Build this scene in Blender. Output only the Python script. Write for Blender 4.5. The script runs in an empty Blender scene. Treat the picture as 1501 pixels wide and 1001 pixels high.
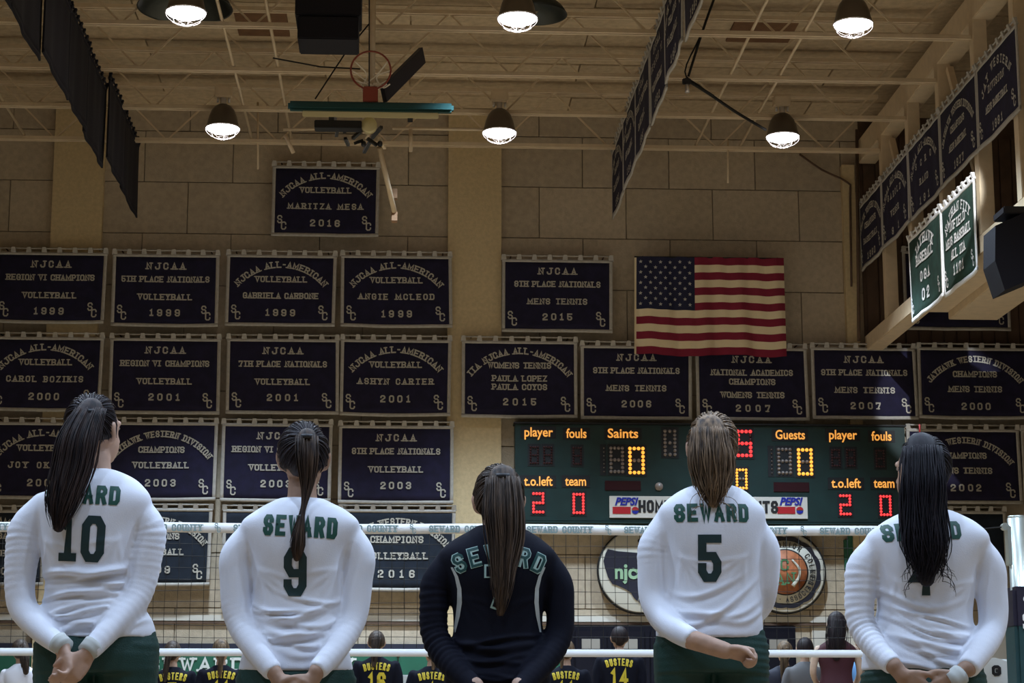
import bpy, bmesh, math, random
import numpy as np
from mathutils import Vector, Matrix
from mathutils.bvhtree import BVHTree
random.seed(7)
SC = bpy.context.scene
COL = SC.collection
PI = math.pi

# ------------------------------------------------------------------ camera
F = 3000.0
cam_d = bpy.data.cameras.new('camera'); cam = bpy.data.objects.new('camera', cam_d); COL.objects.link(cam)
cam_d.sensor_width = 36.0; cam_d.lens = F / 1501 * 36.0
cam_d.clip_start = 0.1; cam_d.clip_end = 200
cam.location = (0, 0, 0.48)
cam.rotation_euler = (math.radians(90 + 11.1), 0, math.radians(-3.0))
SC.camera = cam
# ------------------------------------------------------------------ world, exposure
world = bpy.data.worlds.new('world'); SC.world = world; world.use_nodes = True
world.node_tree.nodes['Background'].inputs[0].default_value = (0.02, 0.02, 0.03, 1)
world.node_tree.nodes['Background'].inputs[1].default_value = 0.1
SC.view_settings.view_transform = 'Standard'
SC.view_settings.look = 'None'
SC.view_settings.exposure = 0.0
SC.view_settings.gamma = 1.0
SC.view_settings.use_curve_mapping = False
# ------------------------------------------------------------------ gym lamps (light only; the fixtures are built below)
LAMP_X = (-2.48, 1.21, 5.02)
def spot(x, y, z, power, size=128, blend=0.55, col=(0.67, 0.83, 1.0), rad=0.2):
    l = bpy.data.lights.new('lamp_light', 'SPOT'); l.energy = power; l.color = col
    l.spot_size = math.radians(size); l.spot_blend = blend; l.shadow_soft_size = rad
    o = bpy.data.objects.new('lamp_light', l); COL.objects.link(o); o.location = (x, y, z)
    return o
for lx in LAMP_X:
    spot(lx, 26.3, 8.33, 2900, 86, 0.7)
    spot(lx, 21.9, 8.33, 2100 if lx < 4 else 1000, 116 if lx < 4 else 104, 0.6)
for ly in (17.3, 12.8):
    for lx in (-5.9,) + LAMP_X + (8.4,):
        spot(lx, ly, 8.3, 520, 122)
for ly, pw in ((8.3, 860), (3.8, 470), (-0.7, 110)):
    for lx in (-5.9,) + LAMP_X + (8.4,):
        spot(lx, ly, 8.3, pw, 130, 0.55, (0.60, 0.76, 1.0))
# the small follow spot that lights the two low banners on the side truss
o = spot(4.6, 17.0, 8.7, 4600, 9.4, 0.25, (0.9, 0.95, 1.0), 0.05)
d = Vector((6.7, 24.8, 6.50)) - Vector(o.location)
o.rotation_euler = d.to_track_quat('-Z', 'Y').to_euler()

CM = cam.rotation_euler.to_matrix()
def W(px, py, Y):
    d = CM @ Vector(((px - 750.5) / F, -(py - 500.5) / F, -1.0))
    t = Y / d.y
    return Vector((d.x * t, Y, 0.48 + d.z * t))

# ------------------------------------------------------------------ materials
MATS = {}
def mat(name, col, rough=0.7, metal=0.0, noise=0.0, nscale=8.0, bump=0.0, bscale=40.0, emit=None, estr=0.0, alt=None, spec=None, stretch=None, coat=0):
    if name in MATS: return MATS[name]
    m = bpy.data.materials.new(name); m.use_nodes = True; MATS[name] = m
    nt = m.node_tree; b = nt.nodes['Principled BSDF']
    b.inputs['Base Color'].default_value = (*col, 1); b.inputs['Roughness'].default_value = rough
    b.inputs['Metallic'].default_value = metal
    if spec is not None: b.inputs['Specular IOR Level'].default_value = spec
    if coat: b.inputs['Coat Weight'].default_value = coat
    tc = nt.nodes.new('ShaderNodeTexCoord'); mp = nt.nodes.new('ShaderNodeMapping')
    nt.links.new(tc.outputs['Object'], mp.inputs[0])
    if stretch: mp.inputs['Scale'].default_value = stretch
    if noise or alt:
        n = nt.nodes.new('ShaderNodeTexNoise'); n.inputs['Scale'].default_value = nscale; n.inputs['Detail'].default_value = 5
        nt.links.new(mp.outputs[0], n.inputs[0])
        r = nt.nodes.new('ShaderNodeValToRGB')
        c2 = alt if alt else tuple(min(1, c * (1 + noise)) for c in col)
        c1 = col if alt else tuple(c * (1 - noise) for c in col)
        r.color_ramp.elements[0].color = (*c1, 1); r.color_ramp.elements[1].color = (*c2, 1)
        r.color_ramp.elements[0].position = 0.32; r.color_ramp.elements[1].position = 0.68
        nt.links.new(n.outputs[0], r.inputs[0]); nt.links.new(r.outputs[0], b.inputs['Base Color'])
    if bump:
        n2 = nt.nodes.new('ShaderNodeTexNoise'); n2.inputs['Scale'].default_value = bscale; n2.inputs['Detail'].default_value = 4
        nt.links.new(mp.outputs[0], n2.inputs[0])
        bp = nt.nodes.new('ShaderNodeBump'); bp.inputs['Strength'].default_value = bump; bp.inputs['Distance'].default_value = 0.01
        nt.links.new(n2.outputs[0], bp.inputs['Height']); nt.links.new(bp.outputs[0], b.inputs['Normal'])
    if emit:
        b.inputs['Emission Color'].default_value = (*emit, 1); b.inputs['Emission Strength'].default_value = estr
    return m

M_WALLP = mat('painted_block', (0.46, 0.385, 0.285), 0.85, noise=0.10, nscale=14, bump=0.5, bscale=60)
M_WALLG = mat('block_joint', (0.24, 0.20, 0.15), 0.9)
M_COLUMN = mat('column_paint', (0.60, 0.475, 0.28), 0.8, noise=0.08, nscale=20, bump=0.3, bscale=50)
M_DECK = mat('roof_deck', (0.54, 0.42, 0.275), 0.9, noise=0.14, nscale=10, bump=0.5, bscale=50)
M_STEEL = mat('painted_steel', (0.66, 0.53, 0.365), 0.6, noise=0.06, nscale=9)
M_BROWN = mat('brown_board', (0.10, 0.06, 0.04), 0.85, noise=0.2, nscale=5)
M_FLOOR = mat('court_wood', (0.27, 0.18, 0.095), 0.35, noise=0.12, nscale=3, stretch=(8, 0.6, 1))
M_SIDE = mat('side_wall_paint', (0.40, 0.33, 0.23), 0.9, noise=0.08)
M_GREENPAD = mat('green_pad', (0.015, 0.11, 0.065), 0.5, noise=0.1, nscale=3)
M_DARKPAD = mat('navy_strip', (0.012, 0.015, 0.035), 0.6)
M_WHITEP = mat('white_paint', (0.62, 0.60, 0.54), 0.7)
M_BLACK = mat('black_plastic', (0.012, 0.012, 0.016), 0.5)
M_DOOR = mat('dark_door', (0.004, 0.004, 0.010), 0.6, spec=.2)
M_DIMFELT = mat('dim_green_felt', (0.009, 0.0075, 0.032), 0.95, noise=0.25, nscale=7, bump=0.25, bscale=120)  # real cloth is dark green; the navy cast of dim light is painted in
M_DIMFELT_LOW = mat('dim_green_felt_low', (0.008, 0.014, 0.026), 0.95, noise=0.25, nscale=7, bump=0.25, bscale=120)  # same green cloth for the low rows, dimness put into the colour
M_LITFELT = mat('spotlit_green_felt', (0.012, 0.05, 0.035), 0.95, noise=0.25, nscale=7)  # same cloth again, coloured as it shows under the spot
M_FRAME = mat('banner_trim', (0.42, 0.40, 0.37), 0.9, noise=0.1, nscale=20)
M_LETTER = mat('banner_letter', (0.46, 0.44, 0.39), 0.9)
M_WLETTER = mat('white_letter', (0.85, 0.85, 0.85), 0.8)
M_CORD = mat('black_cord', (0.01, 0.01, 0.01), 0.8)

# ------------------------------------------------------------------ object helpers
def link(name, data, m=None, parent=None, loc=(0, 0, 0), smooth=False):
    if isinstance(data, bmesh.types.BMesh):
        me = bpy.data.meshes.new(name); data.to_mesh(me); data.free()
    else: me = data
    if smooth:
        me.polygons.foreach_set('use_smooth', [True] * len(me.polygons))
    o = bpy.data.objects.new(name, me); COL.objects.link(o)
    if m is not None:
        if isinstance(m, (list, tuple)):
            for k in m: me.materials.append(k)
        elif not me.materials: me.materials.append(m)
    if parent is not None: o.parent = parent
    o.location = loc
    return o
def tag(o, label, cat, group=None, kind=None):
    o['label'] = label
    if cat: o['category'] = cat
    if group: o['group'] = group
    if kind: o['kind'] = kind
    return o
def thing(name, label, cat, loc=(0, 0, 0), rot=(0, 0, 0), group=None):
    o = bpy.data.objects.new(name, None); COL.objects.link(o); o.location = loc; o.rotation_euler = rot
    o.empty_display_size = 0.1
    return tag(o, label, cat, group)
def struct(name, data, m, parent=None, smooth=False):
    o = link(name, data, m, parent, smooth=smooth)
    if parent is None: o['kind'] = 'structure'
    return o
def dup(root, loc, label=None, rot=None):
    r = root.copy(); COL.objects.link(r); r.location = loc
    if rot is not None: r.rotation_euler = rot
    if label: r['label'] = label
    for ch in list(root.children):
        c = ch.copy(); COL.objects.link(c); c.parent = r
        for g in list(ch.children):
            d_ = g.copy(); COL.objects.link(d_); d_.parent = c
    return r
def box(bm, x0, x1, y0, y1, z0, z1, mi=0, M=None):
    vs = [Vector((x, y, z)) for x in (x0, x1) for y in (y0, y1) for z in (z0, z1)]
    if M is not None: vs = [M @ v for v in vs]
    v = [bm.verts.new(p) for p in vs]
    for f in ((0, 1, 3, 2), (4, 6, 7, 5), (0, 4, 5, 1), (2, 3, 7, 6), (0, 2, 6, 4), (1, 5, 7, 3)):
        fc = bm.faces.new([v[i] for i in f]); fc.material_index = mi
def bbox(x0, x1, y0, y1, z0, z1, bev=0.0):
    bm = bmesh.new(); box(bm, x0, x1, y0, y1, z0, z1)
    bmesh.ops.recalc_face_normals(bm, faces=bm.faces)
    if bev: bmesh.ops.bevel(bm, geom=bm.edges[:], offset=bev, segments=2, affect='EDGES')
    return bm
def bar(bm, a, b, w, h=None, mi=0):
    """rectangular bar from a to b"""
    a = Vector(a); b = Vector(b); d = b - a; L = d.length; h = h or w
    q = d.to_track_quat('Y', 'Z').to_matrix().to_4x4()
    box(bm, -w / 2, w / 2, 0, L, -h / 2, h / 2, mi, Matrix.Translation(a) @ q)
def catmull(pts, sub):
    P = [np.array(p, float) for p in pts]; out = []
    if len(P) < 3:
        for i in range(sub + 1): out.append(P[0] + (P[-1] - P[0]) * i / sub)
        return out
    for i in range(len(P) - 1):
        p0 = P[i - 1] if i > 0 else 2 * P[0] - P[1]; p1 = P[i]; p2 = P[i + 1]
        p3 = P[i + 2] if i + 2 < len(P) else 2 * P[-1] - P[-2]
        for k in range(sub):
            t = k / sub
            out.append(0.5 * ((2 * p1) + (-p0 + p2) * t + (2 * p0 - 5 * p1 + 4 * p2 - p3) * t * t + (-p0 + 3 * p1 - 3 * p2 + p3) * t ** 3))
    out.append(P[-1]); return out
def tube(bm, pts, rs, n=10, sub=5, flat=1.0, up=(0, 1, 0), round_ends=False, mi=0):
    """tube along pts; flat = ratio of the radius along `up` to the radius across"""
    if not hasattr(rs, '__len__'): rs = [rs] * len(pts)
    Q = catmull([(*p, r) for p, r in zip(pts, rs)], sub)
    C = [Vector(q[:3]) for q in Q]; R = [max(1e-4, float(q[3])) for q in Q]
    N = len(C); T = []
    for i in range(N):
        T.append((C[min(i + 1, N - 1)] - C[max(i - 1, 0)]).normalized())
    if round_ends:
        cs = []; rr = []; tt = []
        for a in (80, 55, 28): cs.append(C[0] - T[0] * R[0] * math.sin(math.radians(a))); rr.append(R[0] * math.cos(math.radians(a))); tt.append(T[0])
        cs2 = []; rr2 = []; tt2 = []
        for a in (28, 55, 80): cs2.append(C[-1] + T[-1] * R[-1] * math.sin(math.radians(a))); rr2.append(R[-1] * math.cos(math.radians(a))); tt2.append(T[-1])
        C = cs + C + cs2; R = rr + R + rr2; T = tt + T + tt2; N = len(C)
    rings = []; u = Vector(up)
    for c, r, t in zip(C, R, T):
        uu = u - t * u.dot(t)
        if uu.length < 1e-3: uu = t.orthogonal()
        uu.normalize(); v = t.cross(uu); u = uu
        rings.append([bm.verts.new(c + v * (r * math.cos(2 * PI * k / n)) + uu * (r * flat * math.sin(2 * PI * k / n))) for k in range(n)])
    for a, b in zip(rings, rings[1:]):
        for k in range(n):
            f = bm.faces.new((a[k], a[(k + 1) % n], b[(k + 1) % n], b[k])); f.material_index = mi; f.smooth = True
    f = bm.faces.new(rings[0][::-1]); f.material_index = mi
    f = bm.faces.new(rings[-1]); f.material_index = mi
def tbm(*a, **k):
    bm = bmesh.new(); tube(bm, *a, **k); return bm
def loft(bm, rings, mi=0):
    vs = [[bm.verts.new(p) for p in r] for r in rings]; n = len(vs[0])
    for a, b in zip(vs, vs[1:]):
        for k in range(n):
            f = bm.faces.new((a[k], a[(k + 1) % n], b[(k + 1) % n], b[k])); f.material_index = mi; f.smooth = True
    bm.faces.new(vs[0][::-1]).material_index = mi; bm.faces.new(vs[-1]).material_index = mi
def lathe(bm, prof, n=28, c=(0, 0, 0), axis='z', mi=0):
    """prof: (radius, height) list"""
    rings = []
    for r, h in prof:
        ring = []
        for k in range(n):
            a = 2 * PI * k / n; p = (r * math.cos(a), r * math.sin(a), h)
            if axis == 'y': p = (p[0], -h, p[1])
            ring.append(bm.verts.new(Vector(c) + Vector(p)))
        rings.append(ring)
    for a, b in zip(rings, rings[1:]):
        for k in range(n):
            f = bm.faces.new((a[k], a[(k + 1) % n], b[(k + 1) % n], b[k])); f.material_index = mi; f.smooth = True
    return rings
def ellipsoid(bm, c, r, R=None, nu=20, nv=14, mi=0):
    R = R or Matrix.Identity(3); c = Vector(c); rings = []
    top = bm.verts.new(c + R @ Vector((0, 0, r[2]))); bot = bm.verts.new(c - R @ Vector((0, 0, r[2])))
    for j in range(1, nv):
        t = PI * j / nv
        rings.append([bm.verts.new(c + R @ Vector((r[0] * math.sin(t) * math.cos(2 * PI * k / nu), r[1] * math.sin(t) * math.sin(2 * PI * k / nu), r[2] * math.cos(t)))) for k in range(nu)])
    fs = []
    for k in range(nu):
        fs.append(bm.faces.new((top, rings[0][k], rings[0][(k + 1) % nu])))
        fs.append(bm.faces.new((bot, rings[-1][(k + 1) % nu], rings[-1][k])))
        for a, b in zip(rings, rings[1:]):
            fs.append(bm.faces.new((a[k], b[k], b[(k + 1) % nu], a[(k + 1) % nu])))
    for f in fs: f.smooth = True; f.material_index = mi
def poly_prism(bm, pts, y0, y1, mi=0, side=True):
    """pts: (x,z) outline; extruded y0..y1 (y0 is the front)"""
    fr = [bm.verts.new((x, y0, z)) for x, z in pts]
    f = bm.faces.new(fr); f.material_index = mi
    if side:
        bk = [bm.verts.new((x, y1, z)) for x, z in pts]; n = len(pts)
        for k in range(n):
            bm.faces.new((fr[k], bk[k], bk[(k + 1) % n], fr[(k + 1) % n])).material_index = mi
        bm.faces.new(bk[::-1]).material_index = mi

# ------------------------------------------------------------------ block lettering (stroke glyphs on a 4 x 6 grid)
G = {
'A': [[(0,0),(2,6),(4,0)],[(0.8,2),(3.2,2)]], 'B': [[(0,0),(0,6),(3,6),(4,5),(4,4),(3,3),(0,3)],[(3,3),(4,2),(4,1),(3,0),(0,0)]],
'C': [[(4,4.3),(4,5),(3,6),(1,6),(0,5),(0,1),(1,0),(3,0),(4,1),(4,1.7)]], 'D': [[(0,0),(0,6),(3,6),(4,5),(4,1),(3,0),(0,0)]],
'E': [[(4,6),(0,6),(0,0),(4,0)],[(0,3),(3,3)]], 'F': [[(4,6),(0,6),(0,0)],[(0,3),(3,3)]],
'G': [[(4,4.5),(4,5),(3,6),(1,6),(0,5),(0,1),(1,0),(3,0),(4,1),(4,2.8),(2.4,2.8)]], 'H': [[(0,0),(0,6)],[(4,0),(4,6)],[(0,3),(4,3)]],
'I': [[(1,0),(1,6)]], 'J': [[(4,6),(4,1),(3,0),(1,0),(0,1),(0,1.8)]], 'K': [[(0,0),(0,6)],[(4,6),(0.3,2.6)],[(1.6,3.6),(4,0)]],
'L': [[(0,6),(0,0),(4,0)]], 'M': [[(0,0),(0,6),(2.5,1.5),(5,6),(5,0)]], 'N': [[(0,0),(0,6),(4,0),(4,6)]],
'O': [[(1,0),(0,1),(0,5),(1,6),(3,6),(4,5),(4,1),(3,0),(1,0)]], 'P': [[(0,0),(0,6),(3,6),(4,5),(4,3.6),(3,2.6),(0,2.6)]],
'Q': [[(1,0),(0,1),(0,5),(1,6),(3,6),(4,5),(4,1),(3,0),(1,0)],[(2.4,1.6),(4,0)]],
'R': [[(0,0),(0,6),(3,6),(4,5),(4,4),(3,3),(0,3)],[(2.4,3),(4,0)]],
'S': [[(4,4.6),(4,5),(3,6),(1,6),(0,5),(0,4),(1,3),(3,3),(4,2),(4,1),(3,0),(1,0),(0,1),(0,1.4)]],
'T': [[(0,6),(4,6)],[(2,6),(2,0)]], 'U': [[(0,6),(0,1),(1,0),(3,0),(4,1),(4,6)]], 'V': [[(0,6),(2,0),(4,6)]],
'W': [[(0,6),(1.3,0),(2.5,5),(3.7,0),(5,6)]], 'X': [[(0,0),(4,6)],[(0,6),(4,0)]], 'Y': [[(0,6),(2,3),(4,6)],[(2,3),(2,0)]],
'Z': [[(0,6),(4,6),(0,0),(4,0)]], '-': [[(0.6,3),(2.4,3)]], '.': [[(0.8,0),(1.2,0)]], '·': [[(0.8,3),(1.4,3)]],
'0': [[(1,0),(0,1),(0,5),(1,6),(3,6),(4,5),(4,1),(3,0),(1,0)]], '1': [[(0.6,5),(1.7,6),(1.7,0)],[(0.4,0),(3,0)]],
'2': [[(0,4.4),(0,5),(1,6),(3,6),(4,5),(4,3.9),(0,0.9),(0,0),(4,0)]], '3': [[(0,4.8),(0,5),(1,6),(3,6),(4,5),(4,4),(3,3),(1.4,3)],[(3,3),(4,2),(4,1),(3,0),(1,0),(0,1),(0,1.2)]],
'4': [[(3,0),(3,6),(0,2),(4,2)]], '5': [[(4,6),(0,6),(0,3.3),(3,3.3),(4,2.3),(4,1),(3,0),(1,0),(0,1),(0,1.6)]],
'6': [[(4,4.7),(4,5),(3,6),(1,6),(0,5),(0,1),(1,0),(3,0),(4,1),(4,2.2),(3,3.2),(0,3.2)]], '7': [[(0,5.2),(0,6),(4,6),(4,5.2),(1.6,0)]],
'8': [[(1,3),(0,4),(0,5),(1,6),(3,6),(4,5),(4,4),(3,3),(1,3),(0,2),(0,1),(1,0),(3,0),(4,1),(4,2),(3,3)]],
'9': [[(0,1.3),(0,1),(1,0),(3,0),(4,1),(4,5),(3,6),(1,6),(0,5),(0,3.8),(1,2.8),(4,2.8)]],
}
SERIF_L = 'BDEFPR'
def gwidth(c): return {'I': 2, '-': 3, '.': 2, '·': 2, ' ': 3, 'M': 5, 'W': 5, '1': 3}.get(c, 4)
def stroke(pl, t, sx, sy, cap=True):
    """mitred outline quads of one polyline; returns list of 4-point polys"""
    P = [Vector((x * sx, y * sy)) for x, y in pl]; closed = (P[0] - P[-1]).length < 1e-9
    if closed: P = P[:-1]
    n = len(P); L = []; R = []
    for i in range(n):
        if closed: a, b, c = P[i - 1], P[i], P[(i + 1) % n]
        else: a = P[i - 1] if i > 0 else None; b = P[i]; c = P[i + 1] if i < n - 1 else None
        d1 = (b - a).normalized() if a is not None else None; d2 = (c - b).normalized() if c is not None else None
        if d1 is None or d2 is None:
            d = d2 if d1 is None else d1; nn = Vector((-d.y, d.x)) * t / 2
            e = Vector((0, 0))
            if cap: e = d * (t / 2) * (-1 if d1 is None else 1)
            L.append(b + nn + e); R.append(b - nn + e)
        else:
            n1 = Vector((-d1.y, d1.x)); n2 = Vector((-d2.y, d2.x)); m = (n1 + n2)
            m.normalize(); k = min(1.9, 1 / max(0.3, m.dot(n1)))
            L.append(b + m * k * t / 2); R.append(b - m * k * t / 2)
    q = []
    for i in range(n if closed else n - 1):
        j = (i + 1) % n; q.append([L[i], R[i], R[j], L[j]])
    return q
def glyph(c, w4, h, t, serif=False):
    """polys of a glyph; w4 = width of a 4-unit glyph"""
    c = c.upper()
    if c not in G: return []
    sx = (w4 - t) / 4; sy = (h - t) / 6; out = []
    for pl in G[c]:
        out += stroke(pl, t, sx, sy)
        if serif:
            for e, nb in ((pl[0], pl[1]), (pl[-1], pl[-2])):
                if e[1] in (0, 6) and abs(e[0] - nb[0]) < abs(e[1] - nb[1]) and not (c == 'J' and e[1] == 0):
                    w = t * 1.35; x = e[0] * sx; y = e[1] * sy; s = t * 0.8 / 2
                    out.append([Vector((x - w, y - s)), Vector((x + w, y - s)), Vector((x + w, y + s)), Vector((x - w, y + s))])
    if serif and c in SERIF_L:
        for y in ((0, 6) if c in 'BDE' else (6,)):
            s = t * .4; out.append([Vector((-t * 1.1, y * sy - s)), Vector((0, y * sy - s)), Vector((0, y * sy + s)), Vector((-t * 1.1, y * sy + s))])
    return [[Vector((p.x + t / 2, p.y + t / 2)) for p in poly] for poly in out]
def text_polys(s, h, width=None, w4=None, t=None, serif=False, R=None, gap=None):
    """block text centred on x=0, baseline y=0; R bends it over a circle"""
    t = t or h * 0.2; w4 = w4 or h * 0.66
    u = lambda c: (gwidth(c) * (w4 - t) / 4 + t) if c != ' ' else w4 * 0.7
    nat = sum(u(c) for c in s); n = max(1, len(s) - 1)
    if gap is None: gap = h * 0.22
    if width is not None:
        gap = (width - nat) / n
        if gap < t * 0.35:
            k = (width) / (nat + n * t * 0.5); w4 *= k
            if w4 < t * 2.2: t = w4 / 2.2
            nat = sum(u(c) for c in s); gap = (width - nat) / n
    tot = nat + n * gap; x = -tot / 2; out = []
    for c in s:
        cw = u(c)
        for poly in glyph(c, w4, h, t, serif):
            if R is None: out.append([Vector((p.x + x, p.y)) for p in poly])
            else:
                a = (x + cw / 2) / R; q = []
                for p in poly:
                    r = R + p.y; dx = p.x - cw / 2
                    q.append(Vector((r * math.sin(a) + dx * math.cos(a), r * math.cos(a) - dx * math.sin(a) - R)))
                out.append(q)
        x += cw + gap
    return out
def shift(polys, dx, dz): return [[Vector((p.x + dx, p.y + dz)) for p in poly] for poly in polys]
def monogram(h):
    a = shift(text_polys('S', h * 0.56, w4=h * 0.34, t=h * 0.085, serif=True), -h * 0.13, h * 0.44)
    b = shift(text_polys('C', h * 0.56, w4=h * 0.36, t=h * 0.085, serif=True), h * 0.14, 0)
    return shift(a + b, 0, -h / 2)
def polys_mesh(polys, y=0.0, fn=None, th=0.0):
    bm = bmesh.new()
    for i, poly in enumerate(polys):
        jit = -(i % 7) * 0.00012
        pts = [(p.x, y + jit, p.y) for p in poly]
        if fn: pts = [fn(*p) for p in pts]
        try: bm.faces.new([bm.verts.new(p) for p in pts])
        except ValueError: pass
    return bm
def font_polys_obj(body, size, m, parent, loc, align='CENTER', extrude=0.002, rot=(PI / 2, 0, 0), name='lettering', shear=0, sx=1.0, bold=0.0):
    cu = bpy.data.curves.new(name, 'FONT'); cu.body = body; cu.size = size; cu.align_x = align; cu.align_y = 'CENTER'
    cu.extrude = extrude; cu.resolution_u = 3; cu.shear = shear; cu.offset = bold
    tmp = bpy.data.objects.new('tmp', cu); COL.objects.link(tmp)
    bpy.context.view_layer.update()
    me = bpy.data.meshes.new_from_object(tmp.evaluated_get(bpy.context.evaluated_depsgraph_get()))
    bpy.data.objects.remove(tmp); bpy.data.curves.remove(cu)
    me.transform(Matrix.Diagonal((sx, 1, 1, 1)))
    o = link(name, me, m, parent, loc); o.rotation_euler = rot
    return o
# ================================================================== STRUCTURE
YW = 29.5                        # end wall
ZD = 9.78                         # roof deck
XL, XR, YB = -12.0, 13.0, -5.0
# end wall backing (with the joints showing between the proud panels)
struct('floor', bbox(XL, XR, YB, YW + .3, -0.2, 0), M_FLOOR)
wall = struct('wall_end', bbox(XL, XR, YW, YW + .3, 0, ZD + .2), M_WALLG)
struct('wall_left', bbox(XL - .3, XL, YB, YW + .3, 0, ZD + .2), M_SIDE)
struct('wall_right', bbox(XR, XR + .3, YB, YW + .3, 0, ZD + .2), M_SIDE)
struct('wall_back', bbox(XL - .3, XR + .3, YB - .3, YB, 0, ZD + .2), M_SIDE)
ceil = struct('ceiling', bbox(XL, XR, YB, YW + .3, ZD + .06, ZD + .3), M_DECK)
# wall panels: 1.30 m x 0.78 m slabs
random.seed(3)
pw, ph = 1.30, 0.782
pm = None
def mesh_of(bm, name, m):
    me = bpy.data.meshes.new(name); bm.to_mesh(me); bm.free(); me.materials.append(m); return me
pan = [mesh_of(bbox(0.006, pw - .006, -0.03, 0.02, 0.006, ph - .006, 0.005), 'wall_panel', M_WALLP) for _ in range(1)][0]
M_WALLP2 = mat('painted_block_b', (0.43, 0.36, 0.27), 0.85, noise=0.10, nscale=12, bump=0.5, bscale=60)
M_WALLP3 = mat('painted_block_c', (0.49, 0.41, 0.305), 0.85, noise=0.10, nscale=16, bump=0.5, bscale=60)
pan2 = pan.copy(); pan2.materials[0] = M_WALLP2
pan3 = pan.copy(); pan3.materials[0] = M_WALLP3
for r in range(13):
    off = 0.0 if r % 2 else 0.65
    for c in range(-10, 9):
        x = c * pw + off
        if x < XL or x + pw > 12.6: continue
        o = bpy.data.objects.new('wall_panel', random.choice((pan, pan, pan2, pan3))); COL.objects.link(o)
        o.parent = wall; o.location = (x, YW + random.uniform(-.004, .004), 0.02 + r * ph)
# pilasters on the end wall
def pilaster(n, px0, px1, m=M_COLUMN, top=ZD, d=0.16, z0=0.0):
    a = W(px0, 300, YW - d); b = W(px1, 300, YW - d)
    bm = bmesh.new(); box(bm, a.x, b.x, YW - d, YW, z0, top)
    for k in range(1, 12): pass
    return struct(n, bm, m)
pilaster('trim_1', 76, 150)
pilaster('trim_2', 657, 735)
pilaster('trim_3', 1236, 1254, d=0.16, top=9.0)
# the long conduit ledge above the doors, and the pad rail
bm = bmesh.new(); z = W(700, 908, YW).z
box(bm, -9, W(1236, 0, YW).x + .2, YW - .05, YW, z - .03, z + .05)
struct('trim_4', bm, M_WHITEP)
bm = bmesh.new(); box(bm, -9, W(1236, 0, YW).x + .2, YW - .075, YW - .03, z - .075, z - .045)
struct('trim_5', bm, M_BROWN)
# brown panelled recess of the end wall beyond the truss
xr0 = W(1260, 300, YW).x
bm = bmesh.new()
box(bm, xr0, 11.5, YW - .06, YW, 6.25, ZD)
rec = struct('wall_recess', bm, M_BROWN)
for k in range(26):
    bm2 = bbox(0, 0.17, -0.03, 0, 0, 3.2, 0.004) if k == 0 else None
    if k == 0: slat_me = mesh_of(bm2, 'board', M_BROWN)
    o = bpy.data.objects.new('board', slat_me); COL.objects.link(o); o.parent = rec; o.location = (xr0 + .05 + k * .19, YW - .06, 6.27)
# plaster soffit side wall above the bleachers (what closes the view behind the truss)
struct('wall_clerestory', bbox(10.6, 10.8, 10, YW - .12, 6.25, ZD), M_BROWN)
# ceiling deck planks
random.seed(5)
M_DECK2 = mat('roof_deck_b', (0.47, 0.365, 0.24), 0.9, noise=0.14, nscale=10, bump=0.5, bscale=50)
dk = [mesh_of(bbox(0.01, 3.56, 0.01, 0.74, -0.0, 0.06, 0.006), 'deck_plank', m_) for m_ in (M_DECK, M_DECK2)]
for r in range(12):
    for c in range(6):
        o = bpy.data.objects.new('deck_plank', dk[random.random() < .4]); COL.objects.link(o); o.parent = ceil
        o.location = (-11.9 + c * 3.57 + (1.2 if r % 2 else 0), YW - 0.75 * (r + 1), ZD + random.choice((0, 0.0, 0.012)))
# roof joists
def joist(Y, label):
    t = thing('roof_joist', label, 'joist', (0, Y, 8.82), group='roof joists')
    x0, x1 = -12.0, 6.75
    bm = bmesh.new(); box(bm, x0, x1, -.055, -.012, -.025, .025); box(bm, x0, x1, .012, .055, -.025, .025); link('bottom_chord', bm, M_STEEL, t)
    bm = bmesh.new(); box(bm, x0, x1, -.055, -.012, .78, .83); box(bm, x0, x1, .012, .055, .78, .83); link('top_chord', bm, M_STEEL, t)
    n = 24; dx = (x1 - x0) / n; me = []
    for s in (0, 1):
        bm = bmesh.new(); a = (0, 0, 0.0 if s else .8); b = (dx, 0, .8 if s else 0.0); bar(bm, a, b, .022); me.append(mesh_of(bm, 'web_rod', M_STEEL))
    for k in range(n):
        o = bpy.data.objects.new('web_rod', me[k % 2]); COL.objects.link(o); o.parent = t; o.location = (x0 + k * dx, 0, 0)
    return t
for Y, lb in ((28.0, 'tan steel open web joist next to the end wall'), (26.46, 'tan steel joist carrying the far row of dome lamps'),
              (24.85, 'tan steel joist above the folded basketball backboard'), (23.2, 'tan steel joist between backboard and the near lamp row'),
              (21.6, 'tan steel joist carrying the near row of dome lamps')):
    joist(Y, lb)
# bridging rods running along the hall between the joists
def rod(name, label, cat, pts, r, m, n=6, sub=1, group=None):
    P0 = Vector(pts[0]); bm = tbm([Vector(p) - P0 for p in pts], r, n=n, sub=sub)
    o = link(name, bm, m, None, P0); return tag(o, label, cat, group)
for x, lb in ((-5.4, 'pale bridging rod near the dark hanging banner row'), (-2.22, 'pale bridging rod over the first dome lamp column'), (-1.66, 'pale bridging rod beside the brown patch above backboard'),
              (4.1, 'pale bridging rod near the black hanging cables'), (4.74, 'pale bridging rod beside the third dome lamp column')):
    rod('bridging_rod', lb, 'rod', [(x, 20.5, 8.87), (x, 28.0, 8.87)], .02, M_STEEL)
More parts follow.
